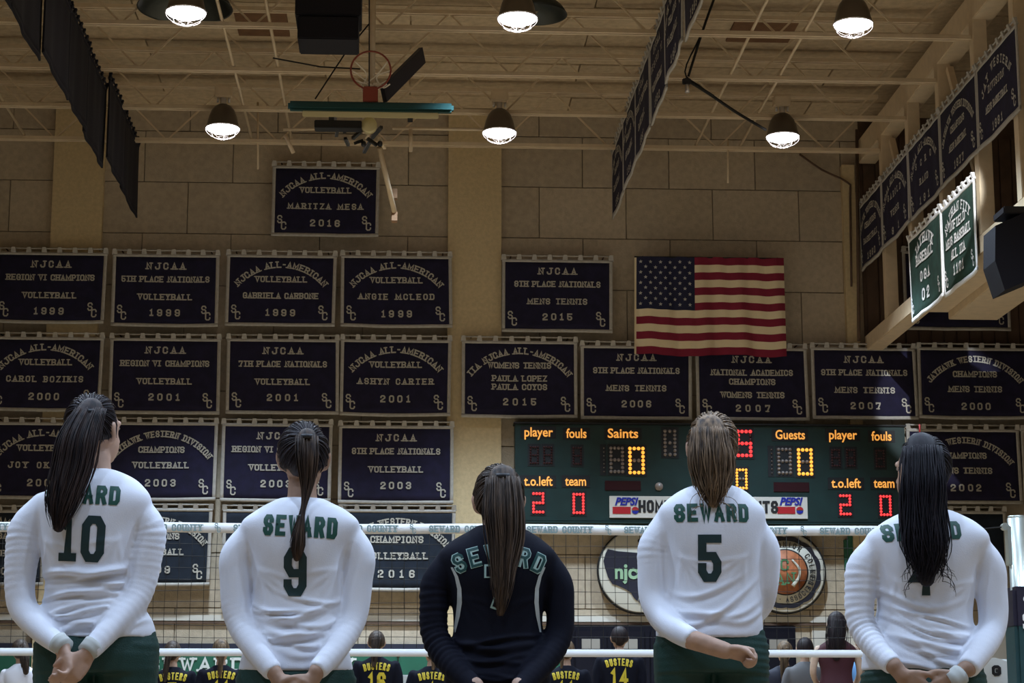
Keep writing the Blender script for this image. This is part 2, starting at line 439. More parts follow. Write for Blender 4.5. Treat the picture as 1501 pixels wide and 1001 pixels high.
# brown boards patched into the deck
for (x0, x1, y0, y1, lb) in ((-2.28, -1.6, 25.3, 26.2, 'brown board patched into deck above the loudspeakers'), (4.25, 5.1, 25.2, 26.1, 'brown board patched into deck near the hanging cables')):
    o = link('ceiling_patch', bbox(0, x1 - x0, 0, y1 - y0, -.03, 0, .004), mat('patch_board', (0.17, 0.085, 0.04), .8, noise=.15), None, (x0, y0, ZD)); tag(o, lb, 'board')
# ------------------------------------------------------------------ side truss
TX = 6.76
def truss():
    t = thing('side_truss', 'tan steel roof truss along the bleacher side with banners on it', 'truss', (TX, 20, 6.35))
    L0, L1 = -6.0, 9.38
    link('top_chord', bbox(0.0, .26, L0, L1, 2.68, 3.04, .01), M_STEEL, t)
    link('bottom_chord', bbox(0.0, .24, L0, L1, -.2, .03, .01), M_STEEL, t)
    pm_ = mesh_of(bbox(-.0, .17, -.09, .09, .02, 2.70, .008), 'post', M_STEEL)
    for Y in (28.0, 26.46, 24.85, 23.2, 21.6, 20.0, 18.4):
        o = bpy.data.objects.new('post', pm_); COL.objects.link(o); o.parent = t; o.location = (.0, Y - 20, 0)
    for k, Y in enumerate((26.4, 23.25, 20.05)):
        bm = bmesh.new(); bar(bm, (.14, Y - 20, .2), (.14, Y - 20 + 1.45, 2.6), .08); link('brace', bm, M_STEEL, t)
    # walkway soffit hung on the back of the bottom chord
    link('walkway_soffit', bbox(.62, 1.3, L0, 7.0, -.2, .02, .01), M_STEEL, t)
    link('walkway_edge', bbox(.24, .62, L0, 7.0, -.1, .02, .01), M_STEEL, t)
    for k in range(6):
        bm = bbox(0.3, 1.25, k * 2 - 5, k * 2 - 4.9, .02, .22); link('bracket', bm, M_STEEL, t)
truss()
# ------------------------------------------------------------------ dome lamps
M_REFL = mat('lamp_dome', (0.14, 0.12, 0.10), .35, metal=.6)
M_LENS = mat('lamp_lens', (1, 1, 1), .4, emit=(1.0, .95, .97), estr=9)
M_ZINC = mat('lamp_zinc', (.75, .72, .72), .3, metal=.5)
def lamp_proto():
    t = thing('dome_lamp', 'x', 'lamp', (0, 0, 0), group='lit dome lamps hanging under the roof joists')
    bm = bmesh.new(); box(bm, -.115, .115, -.08, .08, .42, .58); bmesh.ops.bevel(bm, geom=bm.edges[:], offset=.02, segments=2, affect='EDGES'); link('ballast_box', bm, M_STEEL, t)
    for s in (-1, 1):
        bm = tbm([(s * .075, 0, .42), (s * .075, 0, .36)], .017, n=10, sub=1); link('mount_lug', bm, M_ZINC, t)
    bm = bmesh.new(); lathe(bm, [(.0, .44), (.04, .44), (.042, .33), (.055, .31), (.0, .3)], 18); link('lamp_neck', bm, M_ZINC, t)
    bm = bmesh.new(); lathe(bm, [(.0, .335), (.06, .33), (.11, .30), (.155, .24), (.185, .16), (.205, .07), (.222, .02), (.222, 0), (.205, 0.02), (.19, .07), (.17, .15), (.1, .28), (0, .3)], 36); link('reflector', bm, M_REFL, t)
    bm = bmesh.new(); lathe(bm, [(0, .035), (.19, .03), (.222, 0.0), (.20, -.022), (.15, -.045), (.08, -.06), (0, -.065)], 36); link('lens', bm, M_LENS, t)
    bm = bmesh.new()
    for k in range(8):
        a = k * PI / 4; pts = [(r * math.cos(a), r * math.sin(a), h) for r, h in ((.23, .01), (.215, -.045), (.16, -.10), (.08, -.135), (.02, -.145))]
        tube(bm, pts, .004, n=5, sub=2)
    for r, h in ((.23, .01), (.17, -.092), (.085, -.134)):
        pts = [(r * math.cos(a * PI / 8), r * math.sin(a * PI / 8), h) for a in range(17)]; tube(bm, pts, .004, n=5, sub=1)
    link('wire_guard', bm, M_ZINC, t, smooth=True)
    return t
LP = lamp_proto(); first = True
LAMPS = [(-2.47, 26.3, 'lit dome lamp with wire guard beside the basketball backboard, far row'), (1.21, 26.3, 'lit dome lamp with wire guard in front of the tan central column'),
         (5.03, 26.3, 'lit dome lamp with wire guard near the black hanging cables'), (-2.50, 21.9, 'lit dome lamp cut by the top edge above the dark banner row'),
         (1.21, 21.9, 'lit dome lamp at the top edge beside a dark unlit dome'), (5.03, 21.9, 'lit dome lamp at the top edge nearest the side truss')]
for x, y, lb in LAMPS:
    z = 8.49
    if first: LP.location = (x, y, z); LP['label'] = lb; first = False
    else: dup(LP, (x, y, z), lb)
# unlit dark domes near the top edge
def dark_dome(px, py, Y, r, lb):
    p = W(px, py, Y); t = thing('dark_dome', lb, 'lamp', p, group=None)
    bm = bmesh.new(); lathe(bm, [(0, .62 * r), (.3 * r, .60 * r), (.6 * r, .48 * r), (.85 * r, .25 * r), (r, 0), (.96 * r, .01), (.8 * r, .22 * r), (0, .5 * r)], 40); link('hood', bm, mat('dark_hood', (.035, .04, .035), .4, metal=.3), t)
    bm = tbm([(0, 0, .6 * r), (0, 0, max(.62 * r + .05, ZD - p.z))], .03, n=8, sub=1); link('drop_rod', bm, M_STEEL, t)
dark_dome(271, 12, 23.0, .56, 'big dark unlit hood behind lit lamp above the loudspeakers')
dark_dome(786, 22, 23.0, .37, 'dark unlit hood next to the middle lit lamp of the near row')
# ------------------------------------------------------------------ loudspeaker pair
p = W(481, 25, 20.0)
t = thing('loudspeaker_cluster', 'dark navy loudspeaker cabinets hung above the basketball backboard', 'loudspeaker', (p.x, 20.0, p.z))
zb = W(481, 57, 20).z - p.z; zs = W(481, 22, 20).z - p.z
M_SPK = mat('speaker_navy', (.004, .004, .011), .9, bump=.3, bscale=200)
link('cabinet', bbox(-.31, .31, 0, .5, zb, zs - .01, .012), M_SPK, t); link('cabinet', bbox(-.34, .335, 0, .5, zs, zs + .55, .012), M_SPK, t)
for s in (-.25, .25): link('hanger_rod', tbm([(s, .25, zs + .5), (s, .25, ZD - p.z)], .012, n=6, sub=1), M_STEEL, t)
# ------------------------------------------------------------------ basketball backboard, folded up
BY = 22.4
c = W(543.5, 156, BY); sc = F / (BY * 1.02)
t = thing('basketball_goal', 'folded up basketball backboard with green padding and orange rim', 'goal', (c.x, BY, c.z))
def L(px, py, dy=0): q = W(px, py, BY + dy); return (q.x - c.x, dy, q.z - c.z)
M_TEAL = mat('teal_pad', (.008, .055, .055), .45)
x0 = L(422, 156)[0]; x1 = L(665, 156)[0]
bm = bbox(x0, x1, -.03, .08, -.055, .05, .025); link('edge_pad', bm, M_TEAL, t, smooth=False)
M_BOARD = mat('board_cream', (.62, .54, .30), .5)
link('board', bbox(x0 + .04, x1 - .04, .05, 1.05, -.04, .02, .005), M_BOARD, t).rotation_euler.x = math.radians(17)
link('back_frame', bbox(L(443, 160)[0], L(643, 160)[0], .0, .9, -.125, -.06, .006), M_BOARD, t).rotation_euler.x = math.radians(17)
for k in (-1, 1): link('frame_bar', bbox(k * .45 - .03, k * .45 + .03, .1, 1.0, -.17, -.12), M_BLACK, t).rotation_euler.x = math.radians(17)
link('winch_plate', bbox(L(460, 176)[0], L(530, 176)[0], .12, .3, -.22, -.13, .008), M_BLACK, t)
# rim, standing up on the folded board
rc = Vector(L(543.5, 103)); rr = .228
M_RIM = mat('rim_orange', (.26, .05, .03), .5)
bm = bmesh.new(); tube(bm, [(rc.x + rr * math.cos(a * PI / 16), 0, rc.z + rr * math.sin(a * PI / 16)) for a in range(33)], .011, n=8, sub=1); link('rim', bm, M_RIM, t, smooth=True)
link('rim_bracket', bbox(rc.x - .085, rc.x + .085, -.03, .05, .05, rc.z - rr + .03, .01), M_RIM, t)
bm = bmesh.new(); random.seed(11)
M_NETC = mat('hoop_net', (.95, .88, .75), .8)
for k in range(12):
    a = k * 2 * PI / 12; p0 = Vector((rc.x + rr * math.cos(a), 0, rc.z + rr * math.sin(a)))
    if math.sin(a) > .55: continue
    zz = rc.z - rr * .72
    tube(bm, [p0, ((p0.x + rc.x * 2) / 3 + random.uniform(-.06, .06), .06, min(p0.z - .05, zz + .10 + random.uniform(0, .05))), (rc.x + random.uniform(-.12, .12), .08, zz + random.uniform(-.03, .05))], .009, n=5, sub=4)
for k in range(9):
    xx = rc.x + random.uniform(-.13, .10); tube(bm, [(xx, .07, rc.z - .13), (xx + .05, .05, rc.z - .19), (xx + .12, .07, rc.z - .14)], .009, n=5, sub=3)
link('hoop_net', bm, M_NETC, t, smooth=True)
# mast and fold gear
q = Vector(L(541, 184, .2)); bm = bmesh.new(); lathe(bm, [(0, .05), (.085, .05), (.09, .03), (.09, -.05), (0, -.05)], 28, c=(q.x, q.y, q.z), axis='y'); link('pulley', bm, M_BOARD, t)
for k in range(12):
    random.seed(20 + k); qx = random.uniform(495, 562); qy = random.uniform(182, 212)
    a = Vector(L(qx, qy, .3)); b = a + Vector((random.uniform(-.12, .12), random.uniform(0, .3), random.uniform(-.07, .07)))
    bm = bmesh.new(); bar(bm, a, b, .035); link('linkage', bm, M_BLACK if k % 3 else M_STEEL, t)
for qx in (533, 557):
    q = Vector(L(qx, 211, .3)); bm = bmesh.new(); lathe(bm, [(0, .03), (.03, .03), (.03, -.03), (0, -.03)], 14, c=q, axis='y'); link('bolt', bm, M_BLACK, t)
for a, b, r in (((556, 216), (578, 310), .03), ((415, 190), (520, 188), .02), ((575, 188), (716, 190), .022), ((602, 190), (602, 222), .028), ((418, 198), (430, 224), .028)):
    dy_ = 4.6 if a[0] in (415, 575, 418, 602) else .3
    link('strut', tbm([L(*a, dy_), L(*b, .9 if a[0] == 556 else dy_)], r, n=10, sub=1), M_STEEL, t)
for (px, py) in ((578, 285), (578, 318)): 
    q = L(px, py, .95); link('bracket', bbox(q[0] - .035, q[0] + .035, .9, 1.0, q[2] - .06, q[2] + .06, .005), mat('rust_bracket', (.3, .17, .09), .7), t)
link('hanger_post', tbm([(0, .5, 0), (0, .5, ZD - c.z)], .035, n=10, sub=1), M_STEEL, t)
for s in (-1, 1):
    link('tie_cable', tbm([(s * .0 - .02, .0, .15), (s * .05, .3, ZD - c.z)], .008, n=5, sub=1), M_CORD, t)
    break
# dark slanting panel behind the rim
a = W(562, 138, 23.2); b = W(619, 81, 24.4)
bm = bmesh.new(); bar(bm, (0, 0, 0), b - a, .05, .20); o = link('brace_panel', bm, M_DARKPAD, None, a); tag(o, 'dark slanting flat brace beside the basketball rim', 'brace')
# thin cable at the goal
rod('goal_cable', 'thin dark cable slanting down to the folded backboard', 'cable', [W(541, 35, 23), W(508, 75, 23), W(462, 145, 22.9)], .009, M_CORD)
rod('goal_cable', 'thin dark cable crossing just behind the basketball rim', 'cable', [W(400, 85, 22.9), W(470, 98, 22.9), W(528, 101, 22.9)], .009, M_CORD)
# black cables by the mid banner row with a small clamp
rod('hanging_cable', 'black cable running from top edge down to the clamp by the banner row', 'cable', [W(1049, -8, 24.5), W(1030, 45, 24.5), W(1009, 112, 24.6)], .016, M_CORD, sub=4)
rod('hanging_cable', 'black cable sagging from the clamp to the dome lamp', 'cable', [W(1005, 116, 24.6), W(1040, 138, 25), W(1080, 165, 25.5), W(1122, 190, 26.0)], .022, M_CORD, sub=4)
rod('hanging_cable', 'thin black loop of cable beside the clamp', 'cable', [W(1026, 54, 24.5), W(1004, 105, 24.6), W(1024, 125, 24.8), W(1046, 140, 25)], .010, M_CORD, sub=4)
q = W(1007, 120, 24.55); t = thing('cable_clamp', 'small black cable clamp with hanging plug under the joist', 'clamp', q)
link('clamp_body', bbox(-.06, .05, -.03, .03, -.03, .04, .01), M_BLACK, t); link('plug', tbm([(0, 0, -.03), (.0, 0, -.14)], [.02, .03], n=10, sub=2), M_ZINC, t)
# conduit down the wall
rod('wall_conduit', 'thin dark conduit bending down the wall beside the truss', 'pipe', [W(1172, 226, YW - .06), W(1205, 249, YW - .12), W(1243, 268, YW - .2), W(1246, 290, YW - .2), W(1248, 420, YW - .2)], .016, M_BROWN, sub=3)
rod('wall_pipe', 'tall dark pipe running down wall at the truss end', 'pipe', [W(1256, 190, YW - .25), W(1259, 500, YW - .25)], .025, M_BROWN, sub=1, n=10)
for k, (px, a, b) in enumerate(((378, 150, 248), (1067, 205, 268))):
    rod('drop_rod', ('thin rod hanging from roof joist beside the highest banner', 'thin rod hanging from the roof joist over bare wall')[k], 'rod', [W(px, a, 27.98), W(px, b, 27.98)], .014, M_STEEL)
# loudspeaker on the side truss
p = W(1484, 372, 20.9); t = thing('truss_loudspeaker', 'dark loudspeaker tilted below the side truss at the frame edge', 'loudspeaker', p)
bm = bmesh.new(); poly_prism(bm, [(-.20, .28), (-.22, -.1), (-.13, -.42), (.2, -.28), (.42, -.05), (.42, .35), (.1, .42)], -.1, .35); bmesh.ops.recalc_face_normals(bm, faces=bm.faces); link('cabinet', bm, M_SPK, t)
link('mount_plate', bbox(-.1, .5, -.1, .3, .42, .5, .01), M_BLACK, t); link('mount_arm', bbox(.0, TX - p.x - .005, .0, .08, .44, .5), M_BLACK, t)

# ================================================================== BANNERS
SKIN_NOISE = [random.uniform(0, 6.28) for _ in range(12)]
def make_banner(w, h, lines, seed, label, cat='banner', group=None, loc=(0, 0, 0), rot=(0, 0, 0), felt=None, frame=M_FRAME, letter=M_LETTER, text=True, skew=(0, 0), head=.11, mono=True):
    """local frame: x right, z up, origin top centre, front faces -y"""
    rnd = random.Random(seed)
    t = thing('banner', label, cat, loc, rot, group)
    felt = felt or M_DIMFELT
    p1, p2, a1, sk = rnd.uniform(0, 6), rnd.uniform(0, 6), rnd.uniform(.006, .014), rnd.uniform(-.022, .022)
    sag = rnd.uniform(.0, .02)
    def fn(x, y, z):
        d = min(1, max(0, -z / h))
        return (x + sk * d * (1 if x > 0 else .4) + skew[0] * d, y + a1 * d * math.sin(x * 5.5 + p1 + z * 1.2) + .35 * a1 * math.sin(x * 13 + p2), z - sag * d * (1 - (2 * x / w) ** 2) + skew[1] * x)
    b = .048
    def grid(x0, x1, z0, z1, y, nx, nz, th=.012):
        bm = bmesh.new(); g = [[bm.verts.new(fn(x0 + (x1 - x0) * i / nx, y, z0 + (z1 - z0) * j / nz)) for i in range(nx + 1)] for j in range(nz + 1)]
        for j in range(nz):
            for i in range(nx): bm.faces.new((g[j][i], g[j][i + 1], g[j + 1][i + 1], g[j + 1][i])).smooth = True
        gb = bmesh.ops.extrude_face_region(bm, geom=bm.faces[:]); bmesh.ops.translate(bm, verts=[v for v in gb['geom'] if isinstance(v, bmesh.types.BMVert)], vec=(0, th, 0))
        bmesh.ops.recalc_face_normals(bm, faces=bm.faces); return bm
    link('cloth', grid(-w / 2 + b * .5, w / 2 - b * .5, -h + b * .5, -head + .03, 0, 22, 10), felt, t)
    link('side_trim', grid(-w / 2, -w / 2 + b, -h, 0, -.004, 2, 10, .02), frame, t)
    link('side_trim', grid(w / 2 - b, w / 2, -h, 0, -.004, 2, 10, .02), frame, t)
    link('bottom_trim', grid(-w / 2, w / 2, -h, -h + b, -.006, 20, 2, .022), frame, t)
    link('top_trim', grid(-w / 2, w / 2, -head, -head + .045, -.006, 20, 2, .022), frame, t)
    bm = bmesh.new()
    for k in range(8):
        x = -w / 2 + b / 2 + (w - b) * k / 7
        q = [fn(x - .040, -.004, -head + .03), fn(x + .040, -.004, -head + .03), fn(x + .027, -.03, -.0), fn(x - .027, -.03, -.0)]
        vs = [bm.verts.new(p) for p in q]; bm.faces.new(vs)
    gb = bmesh.ops.extrude_face_region(bm, geom=bm.faces[:]); bmesh.ops.translate(bm, verts=[v for v in gb['geom'] if isinstance(v, bmesh.types.BMVert)], vec=(0, .03, 0))
    bmesh.ops.recalc_face_normals(bm, faces=bm.faces)
    link('hanging_loops', bm, frame, t)['kind'] = 'stuff'
    link('hanging_rod', tbm([fn(-w / 2 - .01, 0, -.012), fn(w / 2 + .01, 0, -.012)], .011, n=8, sub=1), frame, t)
    if group and 'end wall' in group:
        for x in (-w * .42, w * .42): link('wall_peg', tbm([fn(x, 0, -.012), (x, .235, -.012)], .010, n=6, sub=1), M_BROWN, t)
    if text:
        for ln in lines:
            s, zc, hh, wd = ln[:4]; R = ln[4] if len(ln) > 4 else None
            polys = shift(text_polys(s, hh, wd, t=hh * .20, w4=hh * .72, serif=True, R=R), 0, -zc - hh / 2)
            link('text_line', polys_mesh(polys, -.012, fn), letter, t)
        if mono:
            for sx in (-1, 1):
                polys = shift(monogram(.22), sx * (w / 2 - .165), -h + .20)
                link('monogram', polys_mesh(polys, -.012, fn), letter, t)
    return t
def NJ(l2, l3, yr): return [('NJCAA', .245, .105, .56), (l2, .44, .092, 1.27 if len(l2) > 12 else 1.0), (l3, .70, .092, .78 if len(l3) < 11 else .88), (yr, .93, .105, .44)]
def AA(l2, l3, yr, arc='NJCAA ALL-AMERICAN'): return [(arc, .215, .10, 1.40, .80), (l2, .435, .092, .76), (l3, .68, .092, min(1.1, .10 * len(l3))), (yr, .93, .105, .44)]
def JH(l2, yr): return [('JAYHAWK WESTERN DIVISION', .235, .095, 1.52, .84), ('CHAMPIONS', .46, .092, .66), (l2, .68, .092, .80), (yr, .93, .105, .44)]
def wb(x0, y0, x1, y1, lines, seed, label, felt=None, Y=YW - .26, y0r=None, **k):
    a = W(x0, y0, Y); b = W(x1, y0 + (x1 - x0) * .008, Y); w = b.x - a.x; z1 = W((x0 + x1) / 2, y1, Y).z
    z0 = W((x0 + x1) / 2, y0, Y).z
    return make_banner(w, z0 - z1, lines, seed, label, loc=((a.x + b.x) / 2, Y, z0), felt=felt, group='championship banners on the end wall', **k)
V = 'VOLLEYBALL'; MT = 'MENS TENNIS'
wb(400, 237, 557, 346, AA(V, 'MARITZA MESA', '2016'), 1, 'dark felt banner hanging highest, for a 2016 volleyball All-American')
wb(-5, 363, 158, 473, NJ('REGION VI CHAMPIONS', V, '1999'), 2, 'dark banner reading Region VI Champions volleyball 1999, left of the 5th place one')
wb(166, 366, 322, 478, NJ('5TH PLACE NATIONALS', V, '1999'), 3, 'dark banner reading 5th place nationals volleyball 1999')
wb(333, 367, 494, 478, AA(V, 'GABRIELA CARBONE', '1999'), 4, 'dark 1999 All-American banner directly right of the 5th place volleyball banner')
wb(500, 368, 662, 479, AA(V, 'ANGIE MCLEOD', '1999'), 5, 'dark 1999 All-American banner touching the tan central column')
wb(736, 374, 898, 487, NJ('8TH PLACE NATIONALS', MT, '2015'), 6, 'dark banner 8th place nationals mens tennis 2015, beside the flag')
wb(-14, 487, 153, 602, AA(V, 'CAROL BOZIKIS', '2000'), 7, 'dark 2000 volleyball All-American banner above the dark ponytail of number 10')
wb(162, 489, 324, 607, NJ('REGION VI CHAMPIONS', V, '2001'), 8, 'dark banner reading Region VI Champions volleyball 2001')
wb(333, 490, 497, 607, NJ('7TH PLACE NATIONALS', V, '2001'), 9, 'dark banner reading 7th place nationals volleyball 2001')
wb(500, 491, 662, 609, AA(V, 'ASHYN CARTER', '2001'), 10, 'dark 2001 volleyball All-American banner left of the central column')
wb(677, 493, 846, 612, [('ITA NJCAA ALL-AMERICAN', .215, .10, 1.6, .88), ('WOMENS TENNIS', .43, .092, .92), ('PAULA LOPEZ', .62, .09, .80), ('PAULA COYOS', .745, .09, .80), ('2015', .96, .105, .48)], 11, 'dark 2015 womens tennis banner with two names, over the column')
wb(851, 500, 1014, 615, NJ('9TH PLACE NATIONALS', MT, '2006'), 12, 'dark banner 9th place nationals mens tennis 2006, above the scoreboard')
wb(1019, 503, 1182, 616, [('NJCAA', .245, .105, .56), ('NATIONAL ACADEMICS', .44, .092, 1.2), ('CHAMPIONS', .575, .092, .68), ('WOMENS TENNIS', .77, .092, .93), ('2007', .965, .105, .50)], 13, 'dark national academics champions womens tennis banner, partly under flag')
wb(1188, 503, 1341, 614, NJ('9TH PLACE NATIONALS', MT, '2007'), 14, 'dark banner 9th place nationals mens tennis 2007, right of flag')
wb(1344, 503, 1510, 613, JH(MT, '2000'), 15, 'dark Jayhawk Western Division mens tennis 2000 banner in the corner')
wb(-16, 612, 150, 731, AA(V, 'JOY OKPARA', '2002'), 16, 'dark volleyball All-American banner beside the head of number 10')
wb(157, 612, 320, 733, JH(V, '2003'), 17, 'dark Jayhawk Western Division volleyball 2003 banner beside number 10')
wb(326, 614, 488, 735, NJ('REGION VI CHAMPIONS', V, '2003'), 18, 'dark Region VI Champions banner behind the head of number 9')
wb(497, 617, 665, 738, NJ('8TH PLACE NATIONALS', V, '2003'), 19, 'dark banner 8th place nationals volleyball 2003')
wb(1328, 622, 1493, 738, JH(MT, '2002'), 20, 'dark Jayhawk Western Division mens tennis 2002 banner behind number 4')
wb(1496, 624, 1660, 740, [], 21, 'dark banner at the frame edge next to the 2002 tennis banner', text=False)
wb(-88, 740, 66, 858, AA(V, 'JANE', '2010'), 22, 'dark banner low on wall left of number 10, behind the net', M_DIMFELT_LOW)
wb(150, 738, 312, 858, JH(V, '2009'), 23, 'dark Jayhawk Western Division banner between numbers 10 and 9, behind the net', M_DIMFELT_LOW)
wb(327, 740, 490, 862, [], 24, 'dark green banner mostly hidden behind number 9', M_DIMFELT_LOW, text=False)
wb(497, 740, 668, 865, [('JAYHAWK WESTERN DIVISION', .235, .10, 1.62, .88), ('CHAMPIONS', .49, .10, .76), (V, .72, .10, .90), ('2016', .97, .11, .53)], 25, 'dark 2016 volleyball division banner between numbers 9 and 7, behind the net', M_DIMFELT_LOW, mono=False)
wb(1332, 742, 1474, 866, [], 26, 'dark banner behind the shoulder of number 4 near the net pole', M_DIMFELT_LOW, text=False)
wb(1322, 362, 1478, 484, NJ('REGION VI CHAMPIONS', MT, '2015'), 27, 'dark 2015 banner on the end wall half hidden under the side truss')

# ---- banner rows hanging along the hall
R90 = (0, 0, -PI / 2)
MIDL = [JH('BASKETBALL', '1982'), JH('MENS BASKETBALL', '1981'), NJ('REGION VI CHAMPIONS', 'BASKETBALL', '1987'), NJ('REGION VI', 'WOMENS BASKETBALL', '1992'), JH('BASKETBALL', '1987'), AA('BASKETBALL', 'KANSAS', '1983'), NJ('NATIONALS', 'BASKETBALL', '1985')]
MROW = ['nearest to the end wall', 'second from the end wall', 'third from the end wall', 'fourth from the end wall', 'fifth from the end wall', 'sixth from the end wall', 'outermost of its row']
for k in range(6):
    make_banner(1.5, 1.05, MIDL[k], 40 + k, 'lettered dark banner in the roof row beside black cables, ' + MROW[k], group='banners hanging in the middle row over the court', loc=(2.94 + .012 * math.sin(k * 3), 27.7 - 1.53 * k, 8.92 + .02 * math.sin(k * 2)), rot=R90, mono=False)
M_BFELT = mat('black_felt', (.003, .0025, .010), .95)
LROW = ['nearest to the end wall, pointed lower tip', 'second from the end wall', 'third from the end wall', 'fourth from the end wall', 'fifth from the end wall', 'sixth from the end wall', 'seventh from end wall, cut by the frame', 'outermost, cut by the frame corner']
for k in range(8):
    make_banner(1.64, 1.12, [], 60 + k, 'blank near black banner hung from roof, ' + LROW[k], group='blank backed banners hanging over the court', loc=(-3.85 + .03 * math.sin(k * 2), 27.6 - 1.55 * k, 8.92 - .06 * k + .04 * math.sin(k * 2.4)), rot=(0, 0, PI / 2), text=False, frame=M_BFELT, felt=M_BFELT)
TR = [('nearest the end wall', JH('BASKETBALL', '1980')), ('second from the end wall', AA('GAROLD', 'WEBER', '91')), ('third, above the spotlit pair', AA('SCRO', 'RAND', '191')), ('fourth from the end wall', JH('MENS BASKETBALL', '1977')), ('at frame edge, highest in view', [('JAY WESTERN', .235, .10, 1.2, .7), ('DIVISION', .46, .092, .66), ('MENS BASKETBALL', .68, .092, .9), ('1981', .93, .105, .44)])]
TY = [29.3, 27.85, 26.3, 24.65, 22.95, 21.3]
for k, (lb, ln) in enumerate(TR):
    make_banner(TY[k] - TY[k + 1] - .02, 1.06, ln, 80 + k, 'dim dark banner on the side truss, ' + lb, loc=(TX - .035, (TY[k] + TY[k + 1]) / 2, 8.40), rot=R90)
make_banner(1.70, 1.19, [('JAYHAWK', .215, .14, .9, .7), ('BASEBALL', .45, .14, .85), ('OGA', .70, .14, .42), ('02', .95, .16, .3)], 90, 'brightly spotlit green banner on side truss, closer to the end wall', loc=(TX - .05, 25.55, 7.16), rot=R90, felt=M_LITFELT, frame=M_WLETTER, letter=M_WLETTER)
make_banner(1.52, 1.19, [('NATHAN FITY', .215, .12, 1.1, .75), ('INFIELD', .40, .12, .7), ('MENS BASEBALL', .58, .12, 1.1), ('ALL ITA', .76, .12, .6), ('1101', .96, .13, .42)], 91, 'brightly spotlit green banner on side truss, farther from the end wall', loc=(TX - .05, 23.93, 7.14), rot=R90, felt=M_LITFELT, frame=M_WLETTER, letter=M_WLETTER)

# ------------------------------------------------------------------ flag
FY = YW - .46
a = W(932, 376, FY); b = W(1149, 378, FY); fw = b.x - a.x; fh = a.z - W(1040, 521, FY).z
fl = thing('flag', 'large American flag hanging on the end wall above the scoreboard', 'flag', (a.x, FY, a.z))
M_RED = mat('flag_red', (.22, .008, .035), .85); M_CREAM = mat('flag_white', (.80, .68, .45), .85); M_BLUE = mat('flag_blue', (.012, .014, .05), .85)
def ff(x, y, z):
    d = -z / fh
    wv = .028 * math.sin(x * 11 + .8) * (.4 + d) + .014 * math.sin(x * 23 + 2 + z * 2)
    zz = z + .012 * math.sin(x * 5 + 1) * d * 1.4 + .006 * math.sin(x * 12)
    return (x - .02 * d * (1 - x / fw), y + wv, zz)
def fgrid(x0, x1, z0, z1, y=0):
    nx = max(2, int((x1 - x0) / .045)); nz = 4; bm = bmesh.new()
    g = [[bm.verts.new(ff(x0 + (x1 - x0) * i / nx, y, z0 + (z1 - z0) * j / nz)) for i in range(nx + 1)] for j in range(nz + 1)]
    for j in range(nz):
        for i in range(nx): bm.faces.new((g[j][i], g[j][i + 1], g[j + 1][i + 1], g[j + 1][i])).smooth = True
    return bm
cw_ = fw * .395; st = fh / 13
for k in range(13):
    x0 = cw_ if k < 7 else 0
    link('stripe', fgrid(x0, fw, -(k + 1) * st, -k * st), M_RED if k % 2 == 0 else M_CREAM, fl)
canton = link('canton', fgrid(0, cw_, -7 * st, 0), M_BLUE, fl)
M_STAR = mat('flag_star', (.50, .50, .47), .85)
def star_pts(r): return [((r if i % 2 == 0 else r * .42) * math.sin(i * PI / 5), (r if i % 2 == 0 else r * .42) * math.cos(i * PI / 5)) for i in range(10)]
for j in range(9):
    for i in range(11):
        if (i + j) % 2: continue
        cx = cw_ * (i + 1) / 12; cz = -7 * st * (j + 1) / 10
        bm = bmesh.new(); bm.faces.new([bm.verts.new(ff(cx + x, -.008, cz + z)) for x, z in star_pts(.030)]); link('star', bm, M_STAR, canton)
bm = bmesh.new()
for z0 in (0,):
    g = fgrid(-.018, .012, -fh, 0, -.004); link('hoist_edge', g, M_CREAM, fl)
bm.free()
link('flag_rope', tbm([(-.02, .02, .0), (fw, .02, .0)], .012, n=6, sub=1), M_CORD, fl)
for x in (.1, fw - .1): link('wall_peg', tbm([(x, 0, 0), (x, .39, 0)], .012, n=6, sub=1), M_CORD, fl)

# ================================================================== SCOREBOARD
SY = YW - .34
sa = W(755, 621, SY); sb = W(1326, 625, SY); sh = sa.z - W(1000, 765, SY).z
sbd = thing('scoreboard', 'dark green electronic scoreboard with amber and red lamp digits', 'scoreboard', (sa.x, SY, sa.z))
M_SB = mat('scoreboard_green', (.009, .031, .031), .45, noise=.15, nscale=4)
M_SBD = mat('scoreboard_recess', (.006, .008, .012), .6)
M_AMB = mat('amber_light', (.9, .4, .05), .5, emit=(1.0, .42, .055), estr=1.25)
M_AMBT = mat('amber_text', (.8, .4, .1), .5, emit=(1.0, .40, .07), estr=.75)
M_REDL = mat('red_light', (.8, .03, .02), .5, emit=(1.0, .045, .05), estr=1.5)
M_OFF = mat('off_bulb', (.26, .22, .20), .35)
M_OFFR = mat('off_bulb_red', (.06, .02, .025), .35)
def S(px, py):
    q = W(px, py, SY); return (q.x - sa.x, q.z - sa.z)
link('cabinet', bbox(0, sb.x - sa.x, 0, .31, -sh, 0, .01), M_SB, sbd)
link('top_edge', bbox(-.02, sb.x - sa.x + .02, -.03, .25, 0, .025, .005), M_SBD, sbd)
link('bottom_edge', bbox(-.02, sb.x - sa.x + .02, -.03, .25, -sh - .03, -sh, .005), M_SB, sbd)
SEG = {'0': '111101101101111', '1': '001001001001001', '2': '111001111100111', '5': '111100111001111', '8': '111101111101111'}
